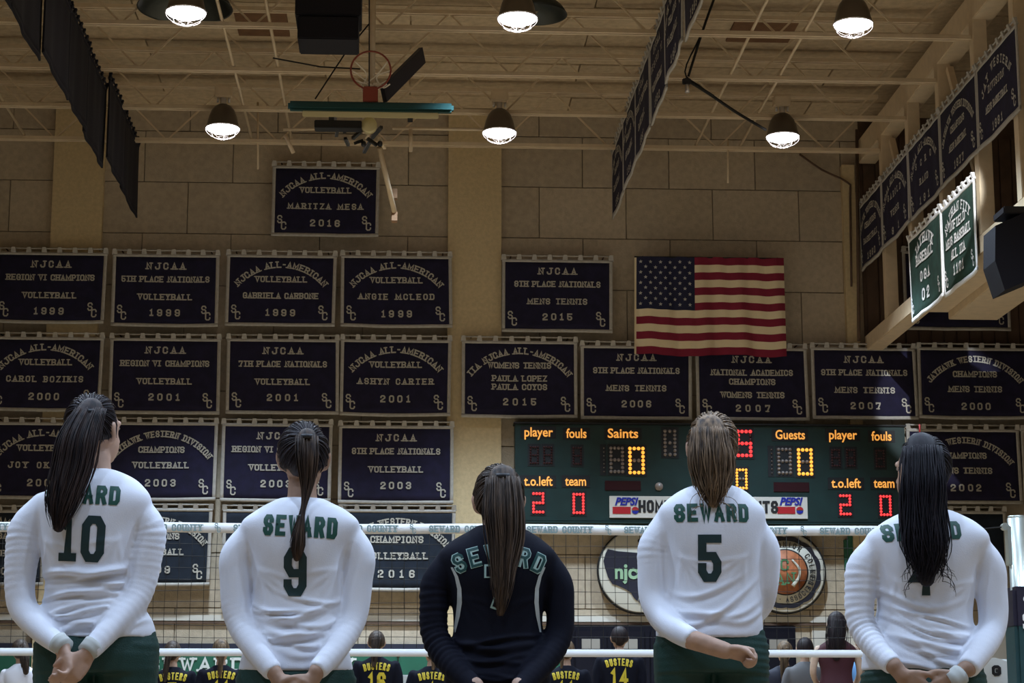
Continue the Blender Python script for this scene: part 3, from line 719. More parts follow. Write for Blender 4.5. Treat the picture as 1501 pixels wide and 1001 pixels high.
def digit(ch, px, py, wpx, hpx, lit, off=None, cols=4, rows=7):
    """dot digit: the lit bulbs and, behind them, the dark ones"""
    u = 1 / 102.0
    def dots(c):
        s = set()
        on = {'0': 'abcdef', '1': 'bc', '2': 'abged', '5': 'afgcd', '8': 'abcdefg', '': ''}[c]; mr = rows // 2
        for i in range(cols):
            if 'a' in on: s.add((i, rows - 1))
            if 'd' in on: s.add((i, 0))
            if 'g' in on: s.add((i, mr))
        for j in range(rows):
            if j >= mr and 'f' in on: s.add((0, j))
            if j >= mr and 'b' in on: s.add((cols - 1, j))
            if j <= mr and 'e' in on: s.add((0, j))
            if j <= mr and 'c' in on: s.add((cols - 1, j))
        return s
    cx, cz = S(px, py); a = dots(ch); all_ = dots('8') - a
    px_ = wpx * u / (cols - 1 + .9); pz_ = hpx * u / (rows - 1 + .9); r = min(px_, pz_) * .47
    def mk(sset, m, name):
        if not sset: return
        bm = bmesh.new()
        for i, j in sset:
            lathe(bm, [(0.0005, .03), (r * .6, .026), (r, .004), (r, 0)], 10, c=(cx + (i - (cols - 1) / 2) * px_, 0, cz + (j - (rows - 1) / 2) * pz_), axis='y')
        return link(name, bm, m, sbd)
    link('digit_recess', bbox(cx - wpx * u / 2 - .025, cx + wpx * u / 2 + .025, -.006, 0, cz - hpx * u / 2 - .03, cz + hpx * u / 2 + .03), M_SBD, sbd)
    mk(a, lit, 'digit')
    if off is not None: mk(all_, off, 'dark_bulbs')
# top row dim player and foul digits
for px in (783, 803, 1225, 1247): digit('8', px, 667 if px < 1000 else 671, 14, 27, M_OFFR)
for px in (846, 1290): digit('8', px, 668 if px < 1000 else 672, 14, 27, M_OFFR)
digit('1', 884, 674, 4, 40, M_OFF, cols=2); digit('8', 904, 674, 22, 40, M_OFF)
digit('0', 933, 675, 25, 41, M_AMB, M_OFF)
digit('1', 1130, 676, 4, 40, M_OFF, cols=2); digit('8', 1150, 676, 22, 40, M_OFF)
digit('0', 1180, 677, 24, 41, M_AMB, M_OFF)
digit('8', 982, 649, 21, 40, M_OFF, cols=3)
digit('8', 1052, 650, 21, 40, M_OFF, cols=3)
digit('5', 1091, 650, 24, 41, M_REDL, M_OFFR, cols=4)
digit('0', 1087, 702, 18, 31, M_AMB, M_OFF, cols=4)
digit('2', 789, 737, 18, 31, M_REDL); digit('0', 848, 738, 18, 31, M_REDL)
digit('2', 1239, 740, 18, 31, M_REDL); digit('0', 1298, 741, 18, 31, M_REDL)
for i, (s, px, py, sz, wd) in enumerate((('player', 789, 634, .155, 42), ('fouls', 845, 636, .155, 30), ('Saints', 913, 636, .165, 45), ('Guests', 1158, 638, .165, 44), ('player', 1235, 638, .155, 42), ('fouls', 1292, 640, .155, 30),
                           ('t.o.left', 789, 706, .15, 42), ('team', 844, 706, .15, 31), ('t.o.left', 1240, 709, .15, 44), ('team', 1296, 709, .15, 31))):
    cx, cz = S(px, py)
    w_, h_ = wd / 102, .2
    link('label_recess', bbox(cx - w_ / 2 - .05, cx + w_ / 2 + .05, -.006, 0, cz - .085, cz + .09), M_SBD, sbd)
    o = font_polys_obj(s, .19, M_AMBT, sbd, (cx, -.012, cz + .0), extrude=.003, bold=.003)
    k = w_ / o.dimensions.x; o.scale = (k, 1, 1)
for cx, cy in ((913, 712), (1160, 714)):
    x, z = S(cx, cy); link('bonus_lamp', bbox(x - .26, x + .26, -.01, 0, z - .07, z + .07, .004), mat('dark_red_lens', (.03, .008, .012), .3), sbd)
x, z = S(966, 713); bm = bmesh.new(); lathe(bm, [(0.0001, .03), (.05, .02), (.06, 0)], 16, c=(x, 0, z), axis='y'); link('horn_grille', bm, M_OFF, sbd)
# sponsor strip
x0, z1 = S(893, 727); x1, _ = S(1183, 730); z0 = z1 - .315
sgn = link('sponsor_panel', bbox(x0, x1, -.02, 0, z0, z1, .004), mat('sign_white', (.62, .60, .56), .5), sbd)
M_PB = mat('sign_blue', (.012, .02, .30), .5); M_PR = mat('sign_red', (.42, .012, .02), .5); M_INK = mat('sign_ink', (.01, .01, .012), .6)
for px in (917, 1158):
    x, z = S(px, 737)
    o = font_polys_obj('PEPSI', .15, M_PB, sgn, (x, -.026, z + .012), shear=.3, bold=.006); o.scale.x = .34 / o.dimensions.x
    link('red_bar', bbox(x - .19, x + .07, -.026, -.018, z - .16, z - .06), M_PR, sgn)
    for m_, a0, a1 in ((M_PR, .12, 1), (M_PB, -1, -.12)):
        bm = bmesh.new(); r = .052; pts = []
        A0 = math.asin(max(-1, a0)) ; A1 = math.asin(min(1, a1))
        for k in range(9): a = A0 + (A1 - A0) * k / 8; pts.append((r * math.cos(a), r * math.sin(a)))
        for k in range(9): a = PI - A1 + (A1 - A0) * k / 8; pts.append((r * math.cos(a), r * math.sin(a)))
        bm.faces.new([bm.verts.new((x + .135 + p[0], -.028, z - .11 + p[1])) for p in pts]); link('globe_half', bm, m_, sgn)
x, z = S(1038, 743); link('lettering', polys_mesh(shift(text_polys('HOME OF THE SAINTS', .18, 2.02, t=.038, w4=.105), x, z - .09), -.026), M_INK, sgn)

# ================================================================== ROUND WALL SIGNS
def disc_sign(px, py, rpx, label):
    Y = YW - .12; c = W(px, py, Y); r = rpx / 101.5
    t = thing('round_wall_sign', label, 'sign', c)
    bm = bmesh.new(); lathe(bm, [(0.0001, .04), (r - .02, .04), (r, .03), (r, -.05)], 64, axis='y'); link('disc', bm, mat('sign_disc', (.60, .58, .50), .6), t)
    bm = bmesh.new(); lathe(bm, [(r, .045), (r + .018, .04), (r + .018, -.05)], 64, axis='y'); link('rim_line', bm, M_CORD, t)
    return t, r
t, r = disc_sign(938, 837, 61, 'round white wall sign with black country map and njcaa lettering')
USA = [(-.47,.22),(-.44,.27),(-.30,.245),(0,.225),(.06,.25),(.12,.20),(.2,.22),(.26,.13),(.33,.17),(.42,.22),(.47,.28),(.5,.22),(.44,.12),(.42,.06),(.36,.0),(.35,-.06),(.28,-.14),(.27,-.2),(.31,-.3),(.30,-.35),(.25,-.28),(.21,-.21),(.12,-.22),(.03,-.22),(-.02,-.27),(-.04,-.34),(-.09,-.30),(-.13,-.24),(-.2,-.2),(-.3,-.16),(-.38,-.14),(-.44,-.06),(-.48,.05),(-.5,.13)]
bm = bmesh.new(); poly_prism(bm, [(x * 1.06, z * 1.22 - .02) for x, z in USA], -.056, -.038); bmesh.ops.recalc_face_normals(bm, faces=bm.faces); link('map', bm, mat('map_ink', (.008, .008, .022), .6), t)
o = font_polys_obj('njcaa', .30, mat('map_green_letter', (.30, .48, .30), .6), t, (-.10, -.062, -.02), bold=.010); o.scale.x = .56 / o.dimensions.x
for sz in (-.43, .43): 
    bm = bmesh.new(); lathe(bm, [(.0001, .03), (.025, .025), (.032, 0)], 14, c=(0, -.04, sz), axis='y'); link('bolt', bm, M_BLACK, t)
t, r = disc_sign(1150, 839, 59, 'round wall sign with brown seal inside a dark scalloped ring')
bm = bmesh.new(); pts = []
for k in range(96):
    a = 2 * PI * k / 96; q = .505 + .022 * abs(math.sin(6 * a)) ; pts.append((q * math.cos(a), q * math.sin(a)))
poly_prism(bm, pts, -.055, -.03); link('scalloped_ring', bm, mat('ring_ink', (.010, .010, .02), .5), t)
bm = bmesh.new(); lathe(bm, [(.0001, .062), (.455, .062), (.455, .04)], 64, axis='y'); link('letter_ring', bm, mat('sign_disc', (.6, .58, .5)), t)
bm = bmesh.new(); lathe(bm, [(.0001, .066), (.335, .066), (.335, .05)], 64, axis='y'); link('dark_ring', bm, M_INK, t)
bm = bmesh.new(); lathe(bm, [(.0001, .070), (.315, .070), (.315, .06)], 64, axis='y'); link('medallion', bm, mat('seal_brown', (.40, .13, .05), .6, noise=.35, nscale=9), t)
up = text_polys('NATIONAL JUNIOR COLLEGE', .08, 1.62, t=.012, w4=.046, R=.36)
lo = []
for poly in text_polys('ATHLETIC · ASSOCIATION', .075, 1.30, t=.011, w4=.042):
    q = []
    for p in poly:
        a = -PI / 2 + p.x / .395; rr_ = .435 - p.y; q.append(Vector((rr_ * math.cos(a), rr_ * math.sin(a))))
    lo.append(q)
link('lettering', polys_mesh(shift(up, 0, .36) + lo, -.066), M_INK, t)
M_SG = mat('seal_green', (.08, .22, .10), .6)
for i, (s, x, z) in enumerate((('J', -.13, .0), ('C', .01, .02), ('A', -.06, -.19), ('N', .09, -.17))):
    link('seal_letter', polys_mesh(shift(text_polys(s, .17, t=.026, w4=.12, serif=True), x, z), -.076), M_SG, t)
bm = bmesh.new(); tube(bm, [(.10, -.078, .18), (.20, -.078, .05), (.19, -.078, -.08), (.10, -.078, -.2)], [.012, .02, .02, .03], n=6, sub=4, flat=.3); link('torch_band', bm, mat('sign_disc', (.6, .58, .5)), t)
# dark green board right of the seal
Y = YW - .08; a = W(1237, 785, Y); b = W(1262, 842, Y); bm = bbox(0, b.x - a.x, 0, .05, b.z - a.z, 0, .0)
bmesh.ops.bevel(bm, geom=[e for e in bm.edges if abs((e.verts[0].co - e.verts[1].co).y) > .04], offset=.06, segments=4, affect='EDGES')
o = link('wall_board', bm, M_GREENPAD, None, a); tag(o, 'small dark green wall board with rounded corners beside number 4', 'board')

# ================================================================== WALL PADS, DOORS
zt = W(400, 944, YW).z
pad_x0, pad_x1 = -9.0, W(834, 950, YW).x
padw = 1.22; n = int((pad_x1 - pad_x0) / padw); k = 0
pme = mesh_of(bbox(.008, padw - .008, -.10, 0, .1, zt - .14, .02), 'wall_pad', M_GREENPAD)
pads = thing('wall_padding', 'green protective wall padding with white lettering under the net', 'padding', (pad_x0, YW - .04, 0))
for k in range(n + 1):
    o = bpy.data.objects.new('pad', pme); COL.objects.link(o); o.parent = pads; o.location = (pad_x1 - pad_x0 - padw * (k + 1), 0, 0)
link('pad_cap', bbox(0, pad_x1 - pad_x0, -.11, 0, zt - .14, zt, .01), M_DARKPAD, pads)
q = W(303, 974, YW - .15); link('lettering', polys_mesh(shift(text_polys('SEWARD COUNTY', .20, 2.9, t=.04, w4=.17, serif=True), q.x - pad_x0 + .62, q.z - .10), -.115), mat('pad_letter', (.6, .63, .6), .7), pads)
# doors
zd = W(1000, 918, YW).z
dx0 = W(836, 940, YW).x; dx1 = W(1164, 940, YW).x; dw = (dx1 - dx0) / 3
for k in range(3):
    bm = bbox(dx0 + k * dw, dx0 + (k + 1) * dw, YW - .12, YW - .03, 0, zd, .0)
    d_ = struct('door_%d' % (k + 1), bm, M_DOOR)
    for s in (0, 1):
        x0 = dx0 + k * dw + .06 + s * (dw / 2); link('door_leaf', bbox(x0, x0 + dw / 2 - .09, YW - .16, YW - .12, .02, zd - .07, .006), M_DOOR, d_)
        xc = x0 + dw / 4 - .05
        link('door_window', bbox(xc - .13, xc + .13, YW - .172, YW - .158, zd - .33, zd - .19, .003), mat('door_glass', (.30, .28, .25), .3), d_)
        link('push_bar', bbox(xc - .2, xc + .2, YW - .21, YW - .18, 1.0, 1.05, .005), M_ZINC, d_)
bm = bmesh.new(); box(bm, W(1164, 0, YW).x, W(1240, 0, YW).x + 3.5, YW - .04, YW, 0, zd + .0)
struct('trim_6', bm, M_WHITEP)
# ================================================================== NET
NY = 16.5
def N(px, py): return W(px, py, NY)
ztop = N(700, 768.5).z; zb1 = N(700, 783).z; zt0 = N(700, 951.5).z; zt1 = N(700, 962.5).z
nx0, nx1 = -5.2, W(1468, 775, NY).x
M_TAPE = mat('net_tape', (.88, .90, .93), .6, noise=.04, nscale=12)
net = thing('volleyball_net', 'volleyball net with white lettered top band and white bottom tape', 'net', (0, NY, 0))
def ns(x): return .012 * math.sin(x * 2.1) * .4 + .0
bm = bmesh.new()
xs = np.linspace(nx0, W(1400, 775, NY).x, 60)
loft(bm, [[(x, -.006, zb1 + ns(x)), (x, .006, zb1 + ns(x)), (x, .006, ztop + ns(x)), (x, -.006, ztop + ns(x))] for x in xs]); bmesh.ops.recalc_face_normals(bm, faces=bm.faces)
band = link('top_band', bm, M_TAPE, net)
bm = bmesh.new(); loft(bm, [[(x, -.006, zt1), (x, .006, zt1), (x, .006, zt0), (x, -.006, zt0)] for x in xs]); bmesh.ops.recalc_face_normals(bm, faces=bm.faces)
link('bottom_tape', bm, mat('net_tape_b', (.86, .90, .95), .6), net)
bm = bmesh.new()
step = .1; k = 0; random.seed(9)
x = xs[0]
while x < xs[-1]:
    w_ = [random.uniform(-.008, .008) for _ in range(4)]
    tube(bm, [(x, 0, zb1), (x + w_[0], 0, zb1 - .33), (x + w_[1], 0, zb1 - .66), (x, 0, zt0)], .0022, n=4, sub=2); x += step
for j in range(1, 10):
    z = zb1 + (zt0 - zb1) * j / 10
    tube(bm, [(xx, 0, z + .006 * math.sin(xx * 3 + j) + random.uniform(-.003, .003)) for xx in xs[::2]], .0022, n=4, sub=1)
o = link('mesh_cord', bm, M_CORD, net); o['kind'] = 'stuff'
link('top_cable', tbm([(xs[-1], 0, (ztop + zb1) / 2), (W(1474, 772, NY).x, 0, N(1474, 772).z)], .006, n=6, sub=1), M_CORD, net)
M_NL = mat('net_letter', (.22, .32, .34), .7)
polys = []
for i in range(-1, 9):
    px = 57 + 143 * i + 48 - .8 * (i > 5); q = N(px, 775.5); polys += shift(text_polys('SEWARD COUNTY', .056, .53, t=.0105, w4=.035, serif=True), q.x, (ztop + zb1) / 2 - .029)
    q = N(57 + 143 * i + 120, 775.5); polys += shift(monogram(.078), q.x, (ztop + zb1) / 2)
link('lettering', polys_mesh(polys, -.018), M_NL, band)
# antenna
ax = N(1350, 700).x; za = N(1350, 616).z
ant = thing('net_antenna', 'red and white striped net antenna rising behind number 4', 'antenna', (ax, NY - .02, zt1))
nseg = int((za - zt1) / .1)
for k in range(nseg):
    link('stripe', tbm([(0, 0, k * .1), (0, 0, (k + 1) * .1)], .007, n=8, sub=1), mat('antenna_red', (.55, .03, .03), .5) if (nseg - 1 - k) % 2 == 0 else M_WLETTER, ant)
# net post with pad
pp = N(1488, 760)
post = thing('net_post', 'silver net post with dark padded cover at the frame edge', 'post', (pp.x + .02, NY, 0))
M_SIL = mat('post_silver', (.62, .68, .66), .32, metal=.75)
link('pole', tbm([(0, 0, 0), (0, 0, pp.z)], .085, n=28, sub=1), M_SIL, post)
link('pole_cap', tbm([(0, 0, pp.z), (0, 0, pp.z + .02)], .078, n=28, sub=1), M_SIL, post)
link('winch_strip', bbox(-.10, -.07, -.05, .05, 1.9, 2.22, .005), M_SIL, post)
link('pulley', tbm([(-.11, -.03, N(1474, 772).z), (-.11, .03, N(1474, 772).z)], .03, n=14, sub=1), M_SIL, post)
zp = N(1488, 862).z
pad = link('pad', bbox(-.105, .26, -.15, .16, .06, zp, .03), mat('post_pad', (.012, .05, .055), .5, noise=.1, nscale=6), post)
link('pad_header', bbox(-.11, .265, -.155, .165, zp - .34, zp + .005, .03), mat('pad_navy', (.015, .012, .03), .5), post)
q = N(1500, 880); bm = bmesh.new(); lathe(bm, [(.0001, .0), (.07, .0)], 24, axis='y'); o = link('badge', bm, M_WLETTER, post, (q.x - pp.x + .0, -.162, q.z)); o.scale = (1, 1, .62)
link('badge_lettering', polys_mesh(shift(text_polys('NSA', .035, .08, t=.008, w4=.02), q.x - pp.x, q.z - .018), -.168), M_INK, post)
q = N(1499, 913); link('pad_lettering', polys_mesh(shift(text_polys('S', .165, t=.035, w4=.12), q.x - pp.x + .01, q.z - .082), -.163), M_WLETTER, post)
# court lines
def courtline(n, x0, x1, y0, y1, lb):
    o = struct(n, bbox(x0, x1, y0, y1, .0, .003), M_WLETTER); return o
courtline('trim_7', -4.85, 4.15, 7.45, 7.5, ''); courtline('trim_8', -4.85, 4.15, 25.45, 25.5, ''); courtline('trim_9', -4.9, -4.85, 7.45, 25.5, ''); courtline('trim_10', 4.15, 4.2, 7.45, 25.5, '')

# ================================================================== PEOPLE
def bake(bm, voxel, smooth=4, fac=.5):
    me = bpy.data.meshes.new('t'); bm.to_mesh(me); bm.free()
    o = bpy.data.objects.new('t', me); COL.objects.link(o)
    r = o.modifiers.new('r', 'REMESH'); r.mode = 'VOXEL'; r.voxel_size = voxel; r.use_smooth_shade = True
    if smooth:
        s = o.modifiers.new('s', 'SMOOTH'); s.iterations = smooth; s.factor = fac
    bpy.context.view_layer.update()
    out = bpy.data.meshes.new_from_object(o.evaluated_get(bpy.context.evaluated_depsgraph_get()))
    bpy.data.objects.remove(o); bpy.data.meshes.remove(me)
    return out
def sring(cx, cy, z, a, b, n=32, ex=2.3, back=0.0, tilt=0.0):
    out = []
    for k in range(n):
        t = 2 * PI * k / n; c, s = math.cos(t), math.sin(t)
        x = a * math.copysign(abs(c) ** (2 / ex), c); y = b * math.copysign(abs(s) ** (2 / ex), s)
        out.append(Vector((cx + x, cy + y, z + tilt * x)))
    return out
def torso_loft(bm, rows, grow=0.0, n=32):
    """rows: (z, cx, cy, a, b); smooth interpolation in z"""
    R = catmull(rows, 4)
    loft(bm, [sring(r[1], r[2], r[0], max(.01, r[3] + grow), max(.01, r[4] + grow), n) for r in R])

def dist_chain(P, pts, rad):
    """per vertex: distance to chain, arclength, radius, tangent index"""
    Q = np.array(catmull([(*p, r) for p, r in zip(pts, rad)], 5)); C = Q[:, :3]; R = Q[:, 3]
    best = np.full(len(P), 9.0); arc = np.zeros(len(P)); rr = np.zeros(len(P)); s = 0
    for i in range(len(C) - 1):
        d = C[i + 1] - C[i]; L = np.linalg.norm(d) + 1e-9
        t = np.clip(((P - C[i]) @ d) / (L * L), 0, 1); q = C[i] + t[:, None] * d
        dd = np.linalg.norm(P - q, axis=1); m = dd < best
        best[m] = dd[m]; arc[m] = (s + t * L)[m]; rr[m] = (R[i] + (R[i + 1] - R[i]) * t)[m]; s += L
    return best, arc, rr, s
def get_co(me):
    a = np.empty(len(me.vertices) * 3); me.vertices.foreach_get('co', a); a = a.reshape(-1, 3)
    n = np.empty(len(me.vertices) * 3); me.vertices.foreach_get('normal', n); return a, n.reshape(-1, 3)
def set_co(me, a): me.vertices.foreach_set('co', a.reshape(-1)); me.update()
def smooth_noise(P, f, seed):
    rs = np.random.RandomState(seed); out = np.zeros(len(P))
    for k in range(5):
        d = rs.normal(size=3); d /= np.linalg.norm(d); out += np.sin(P @ d * f * rs.uniform(.6, 1.5) + rs.uniform(0, 6.28))
    return out / 3.2

def hand(bm, wrist, direc, palm_n, side, curl=1.0, s=1.0, spread=.0, thumb=1, r=.0085):
    """palm + 5 fingers. direc: wrist->fingers, palm_n: palm normal (fingers curl toward it), side: +1/-1 thumb side along cross"""
    d = Vector(direc).normalized(); nrm = Vector(palm_n); nrm = (nrm - d * nrm.dot(d)).normalized(); c = d.cross(nrm) * side
    w = Vector(wrist)
    # palm: flattened tubes
    for k in range(4):
        o = (k - 1.5) * .0185 * s
        tube(bm, [w + c * o * .55, w + d * .045 * s + c * o * .9, w + d * .085 * s + c * o], [.015 * s, .0155 * s, .0125 * s], n=10, sub=3, round_ends=True)
    Ls = (.072, .082, .077, .06)
    for k in range(4):
        o = (1.5 - k) * .0185 * s; L = Ls[k] * s; p = w + d * .085 * s + c * o; pts = [p - d * .015 * s, p]; ang = .15
        segs = (.42, .32, .26)
        for j, sg in enumerate(segs):
            ang += (.55, .95, .75)[j] * curl + k * .04
            v = d * math.cos(ang) + nrm * math.sin(ang); v += c * spread * (1.5 - k) * .3
            p = p + v * L * sg; pts.append(p)
        tube(bm, pts, [r * 1.05 * s, r * 1.08 * s, r * s, r * .95 * s, r * .82 * s], n=10, sub=3, round_ends=True)
    if thumb:
        p = w + d * .018 * s + c * .026 * s; pts = [p]
        for L, a, cc in ((.040, .25, .75), (.032, .5, .45), (.026, .8, .0)):
            v = (d * 1.0 + nrm * a * curl + c * cc).normalized(); p = p + v * L * s; pts.append(p)
        tube(bm, pts, [.014 * s, .0125 * s, .0105 * s, .0085 * s], n=10, sub=3, round_ends=True)

def head_geo(bm, c, s, yaw, pitch=0.0):
    R = (Matrix.Rotation(-yaw, 3, 'Z') @ Matrix.Rotation(pitch, 3, 'X')); c = Vector(c)
    def P(x, y, z): return c + R @ Vector((x * s, y * s, z * s))
    ellipsoid(bm, P(0, -.005, .012), (.076 * s, .094 * s, .098 * s), R)
    ellipsoid(bm, P(0, .032, -.04), (.060 * s, .062 * s, .075 * s), R)
    ellipsoid(bm, P(0, .055, -.088), (.030 * s, .028 * s, .024 * s), R)
    tube(bm, [P(0, .092, .012), P(0, .106, -.018), P(0, .110, -.034)], [.009 * s, .011 * s, .015 * s], n=10, sub=3, round_ends=True)
    ellipsoid(bm, P(0, .088, -.063), (.024 * s, .012 * s, .0055 * s), R); ellipsoid(bm, P(0, .086, -.073), (.020 * s, .012 * s, .006 * s), R)
    for q in (-1, 1):
        tube(bm, [P(q * .012, .090, .022), P(q * .034, .086, .028), P(q * .054, .066, .020)], [.006 * s, .008 * s, .006 * s], n=8, sub=3, round_ends=True)
        tube(bm, [P(q * .072, .004, -.036), P(q * .079, .0, -.026), P(q * .086, -.009, .002), P(q * .084, -.004, .020), P(q * .077, .010, .012)], [.008 * s, .009 * s, .009 * s, .008 * s, .006 * s], n=8, sub=3, round_ends=True, flat=1.5)
    return P, R

def strands(bm, paths, r0, n=3):
    for pts, rs in paths:
        tube(bm, pts, rs, n=n, sub=2)

def make_person(name_label, group, Y0, cxp, rows_px, sleeves, neck, head, legs_px, mats, text=None, tail=None, hands=None, hem_py=935, collar_py=690,
                voxel=.0065, wr_amp=1.0, seed=1, sleeve_end=None, cuffband=None, hairc=None, scale=1.0, shorts=True, detail=True, folds=None, hair_shape=(1, 1, 1), face_yaw=.2, knee=True, seat=False, clothes='jersey', bare_arm=False):
    """rows_px: (py, xl, xr, depth_half, dy) torso silhouette; sleeves: two chains of (px, py, dy, r)"""
    rnd = random.Random(seed)
    base = W(cxp, 1000, Y0); base = Vector((base.x, Y0, 0))
    t = thing('person', name_label, 'person', base, group=group)
    def wl(px, py, dy=0.0):
        q = W(px, py, Y0 + dy); return Vector((q.x - base.x, q.y - base.y, q.z))
    rows = []
    for py, xl, xr, b, dy in rows_px:
        a = wl(xl, py, dy); c = wl(xr, py, dy); rows.append((a.z, (a.x + c.x) / 2, dy, (c.x - a.x) / 2, b))
    rows = rows[::-1]
    if detail:
        sl = []
        for q, ch in zip((1, -1), sleeves):
            ch = list(ch); a0, a1 = ch[0], ch[1]
            ch[0] = (a0[0] + q * 13, a0[1] + 15, a0[2], a0[3]); ch[1] = (a1[0] + q * 1, a1[1] + 11, a1[2], a1[3]); sl.append(ch)
        sleeves = sl
    arms = [[(wl(px, py, dy), r) for px, py, dy, r in ch] for ch in sleeves]
    hx, hy = wl(legs_px[0], hem_py).x, wl(legs_px[1], hem_py).x; hc = (hx + hy) / 2; hw = (hy - hx) / 2
    hz = wl(cxp, hem_py).z
    # ---------- body (one continuous surface)
    bm = bmesh.new()
    torso_loft(bm, [(r[0], r[1], r[2], (r[3] - .024) * (.84 if r[0] < wl(cxp, hem_py).z + .05 else 1), (r[4] - .024) * (.84 if r[0] < wl(cxp, hem_py).z + .05 else 1)) for r in rows], 0)
    for ch in arms: tube(bm, [p for p, r in ch], [r - .008 for p, r in ch], n=14, sub=4, round_ends=True)
    nk = [wl(*p[:3]) for p in neck]; tube(bm, nk, [p[3] for p in neck], n=16, sub=3)
    hpx, hpy, hdy, hs = head; hcn = wl(hpx, hpy, hdy)
    P, R = head_geo(bm, hcn, hs, face_yaw, .12)
    # pelvis + legs
    zc = .52 * hz + .37 if False else hz - .09
    z_knee, z_ank = hz * .52, .09
    tube(bm, [(hc - hw * .3, 0, hz + .05), (hc, 0, hz - .02), (hc + hw * .3, 0, hz + .05)], [.10, .11, .10], n=16, sub=3, round_ends=True)
    legs = []
    for q in (-1, 1):
        if seat:
            pts = [(hc + q * .09, 0, .52), (hc + q * .12, .22, .52), (hc + q * .13, .45, .50), (hc + q * .13, .46, .28), (hc + q * .13, .44, .09)]; rs = [.10, .085, .062, .055, .038]
        else:
            pts = [(hc + q * hw * .48, 0, hz - .02), (hc + q * hw * .50, .0, (hz + z_knee) / 2), (hc + q * hw * .50, .01, z_knee), (hc + q * hw * .5, -.015, z_knee * .68), (hc + q * hw * .5, 0, z_ank)]
            rs = [hw * .50, hw * .42, .056, .058, .036]
        tube(bm, pts, rs, n=16, sub=4, round_ends=True); legs.append((pts, rs))
        f0 = Vector(pts[-1]); tube(bm, [f0 + Vector((0, -.03, -.03)), f0 + Vector((q * .01, .06, -.045)), f0 + Vector((q * .02, .15, -.055))], [.035, .038, .028], n=12, sub=3, round_ends=True)
    if hands:
        for hd in hands:
            w0 = wl(*hd['wrist']); w1 = wl(*hd['to']); fa = wl(*hd['arm'])
            tube(bm, [fa, w0], [hd.get('ra', .032), hd.get('rw', .026)], n=14, sub=3, round_ends=True)
            hand(bm, w0, w1 - w0, Vector(hd['n']), hd['side'], hd.get('curl', 1), hd.get('s', 1.0))
    me = bake(bm, voxel if detail else .011, 3)
    link('body', me, mats['skin'], t)
    # ---------- jersey
    bm = bmesh.new()
    zh = hz; top = wl(cxp, collar_py).z
    jr = [r for r in rows if r[0] >= zh - .001]
    torso_loft(bm, jr, 0.0, 40)
    for i, ch in enumerate(arms):
        e = (sleeve_end or (99, 99))[i]; cc = ch[:e] if e < 99 else ch
        if bare_arm: cc = ch[:1]; tube(bm, [cc[0][0], cc[0][0] + Vector((0, 0, -.03))], [cc[0][1], cc[0][1] * .9], n=14, sub=2); continue
        tube(bm, [p for p, r in cc], [r for p, r in cc], n=16, sub=5); ellipsoid(bm, cc[0][0], (cc[0][1],) * 3)
    jm = bake(bm, voxel if detail else .011, 22 if detail else 6)
    if detail:
        P_, Nn = get_co(jm); disp = np.zeros(len(P_)); onarm = np.zeros(len(P_), bool)
        for i, ch in enumerate(arms):
            cp = [tuple(p) for p, r in ch]; cr = [r for p, r in ch]
            d, s, r, L = dist_chain(P_, cp, cr); m = (d < r + .012) & (s > .07)
            ph = 2 * PI * s / .026 + 3.4 * smooth_noise(P_, 12, seed + i) + (P_[:, 0] - P_[:, 2]) * 10
            env = np.clip(.35 + .6 * smooth_noise(P_, 7, seed + 5 + i), 0, 1) * (np.exp(-((s - .12) / .12) ** 2) * .9 + np.exp(-((s - .34) / .09) ** 2) + .25)
            env *= np.clip((s - .07) / .06, 0, 1) * np.clip((L - s) / .04, 0, 1)
            disp += np.where(m, .0033 * env * (np.sin(ph) + .5 * np.sin(ph * .61 + 1)), 0); onarm |= m
        x = P_[:, 0] - (rows[3][1]); z = P_[:, 2]; back = np.clip(-(Nn[:, 1]) * 1.2 + .35, 0, 1)
        zw = wl(cxp, folds['z']).z if folds else zh + .2
        F_ = np.zeros(len(P_)); rs_ = np.random.RandomState(seed + 50)
        for i in range(folds.get('n', 12) if folds else 10):
            z0 = zw + rs_.uniform(*(folds['span'] if folds else (-.16, .14))); cv = folds.get('curve', .8) * rs_.uniform(.6, 1.3); tl = folds.get('tilt', 0) + rs_.uniform(-.10, .10); x0 = rs_.uniform(-.08, .08)
            wid = rs_.uniform(.006, .012); u = z - (z0 + cv * (x - x0) ** 2 + tl * (x - x0) + .008 * np.sin(x * 22 + i)); ev = np.exp(-((x - x0) / rs_.uniform(.09, .17)) ** 2)
            F_ += ev * (np.exp(-(u / wid) ** 2) - .55 * np.exp(-((u + wid * 1.8) / (wid * 1.3)) ** 2)) * rs_.uniform(.6, 1.2)
        disp += np.where(onarm, 0, .0105 * F_ * back)
        # strain folds running from the armpits toward the spine
        for q, ch in zip((-1, 1), arms):
            ap = np.array(ch[0][0]) + np.array((-q * .03, -.08, -.13))
            for j in range(5):
                an = math.radians(-15 - 20 * j + rs_.uniform(-6, 6)); dx = -q * math.cos(an); dz = math.sin(an)
                rx = (P_[:, 0] - ap[0]) * dx + (z - ap[2]) * dz; ry = -(P_[:, 0] - ap[0]) * dz + (z - ap[2]) * dx
                disp += np.where(onarm, 0, .0035 * np.exp(-(ry / .009) ** 2) * np.exp(-((rx - .06) / .055) ** 2) * back)
        disp += .0016 * smooth_noise(P_, 26, seed + 9)
        set_co(jm, P_ + Nn * (disp * wr_amp)[:, None])
    jers = link('jersey' if clothes == 'jersey' else clothes, jm, mats['jersey'], t)
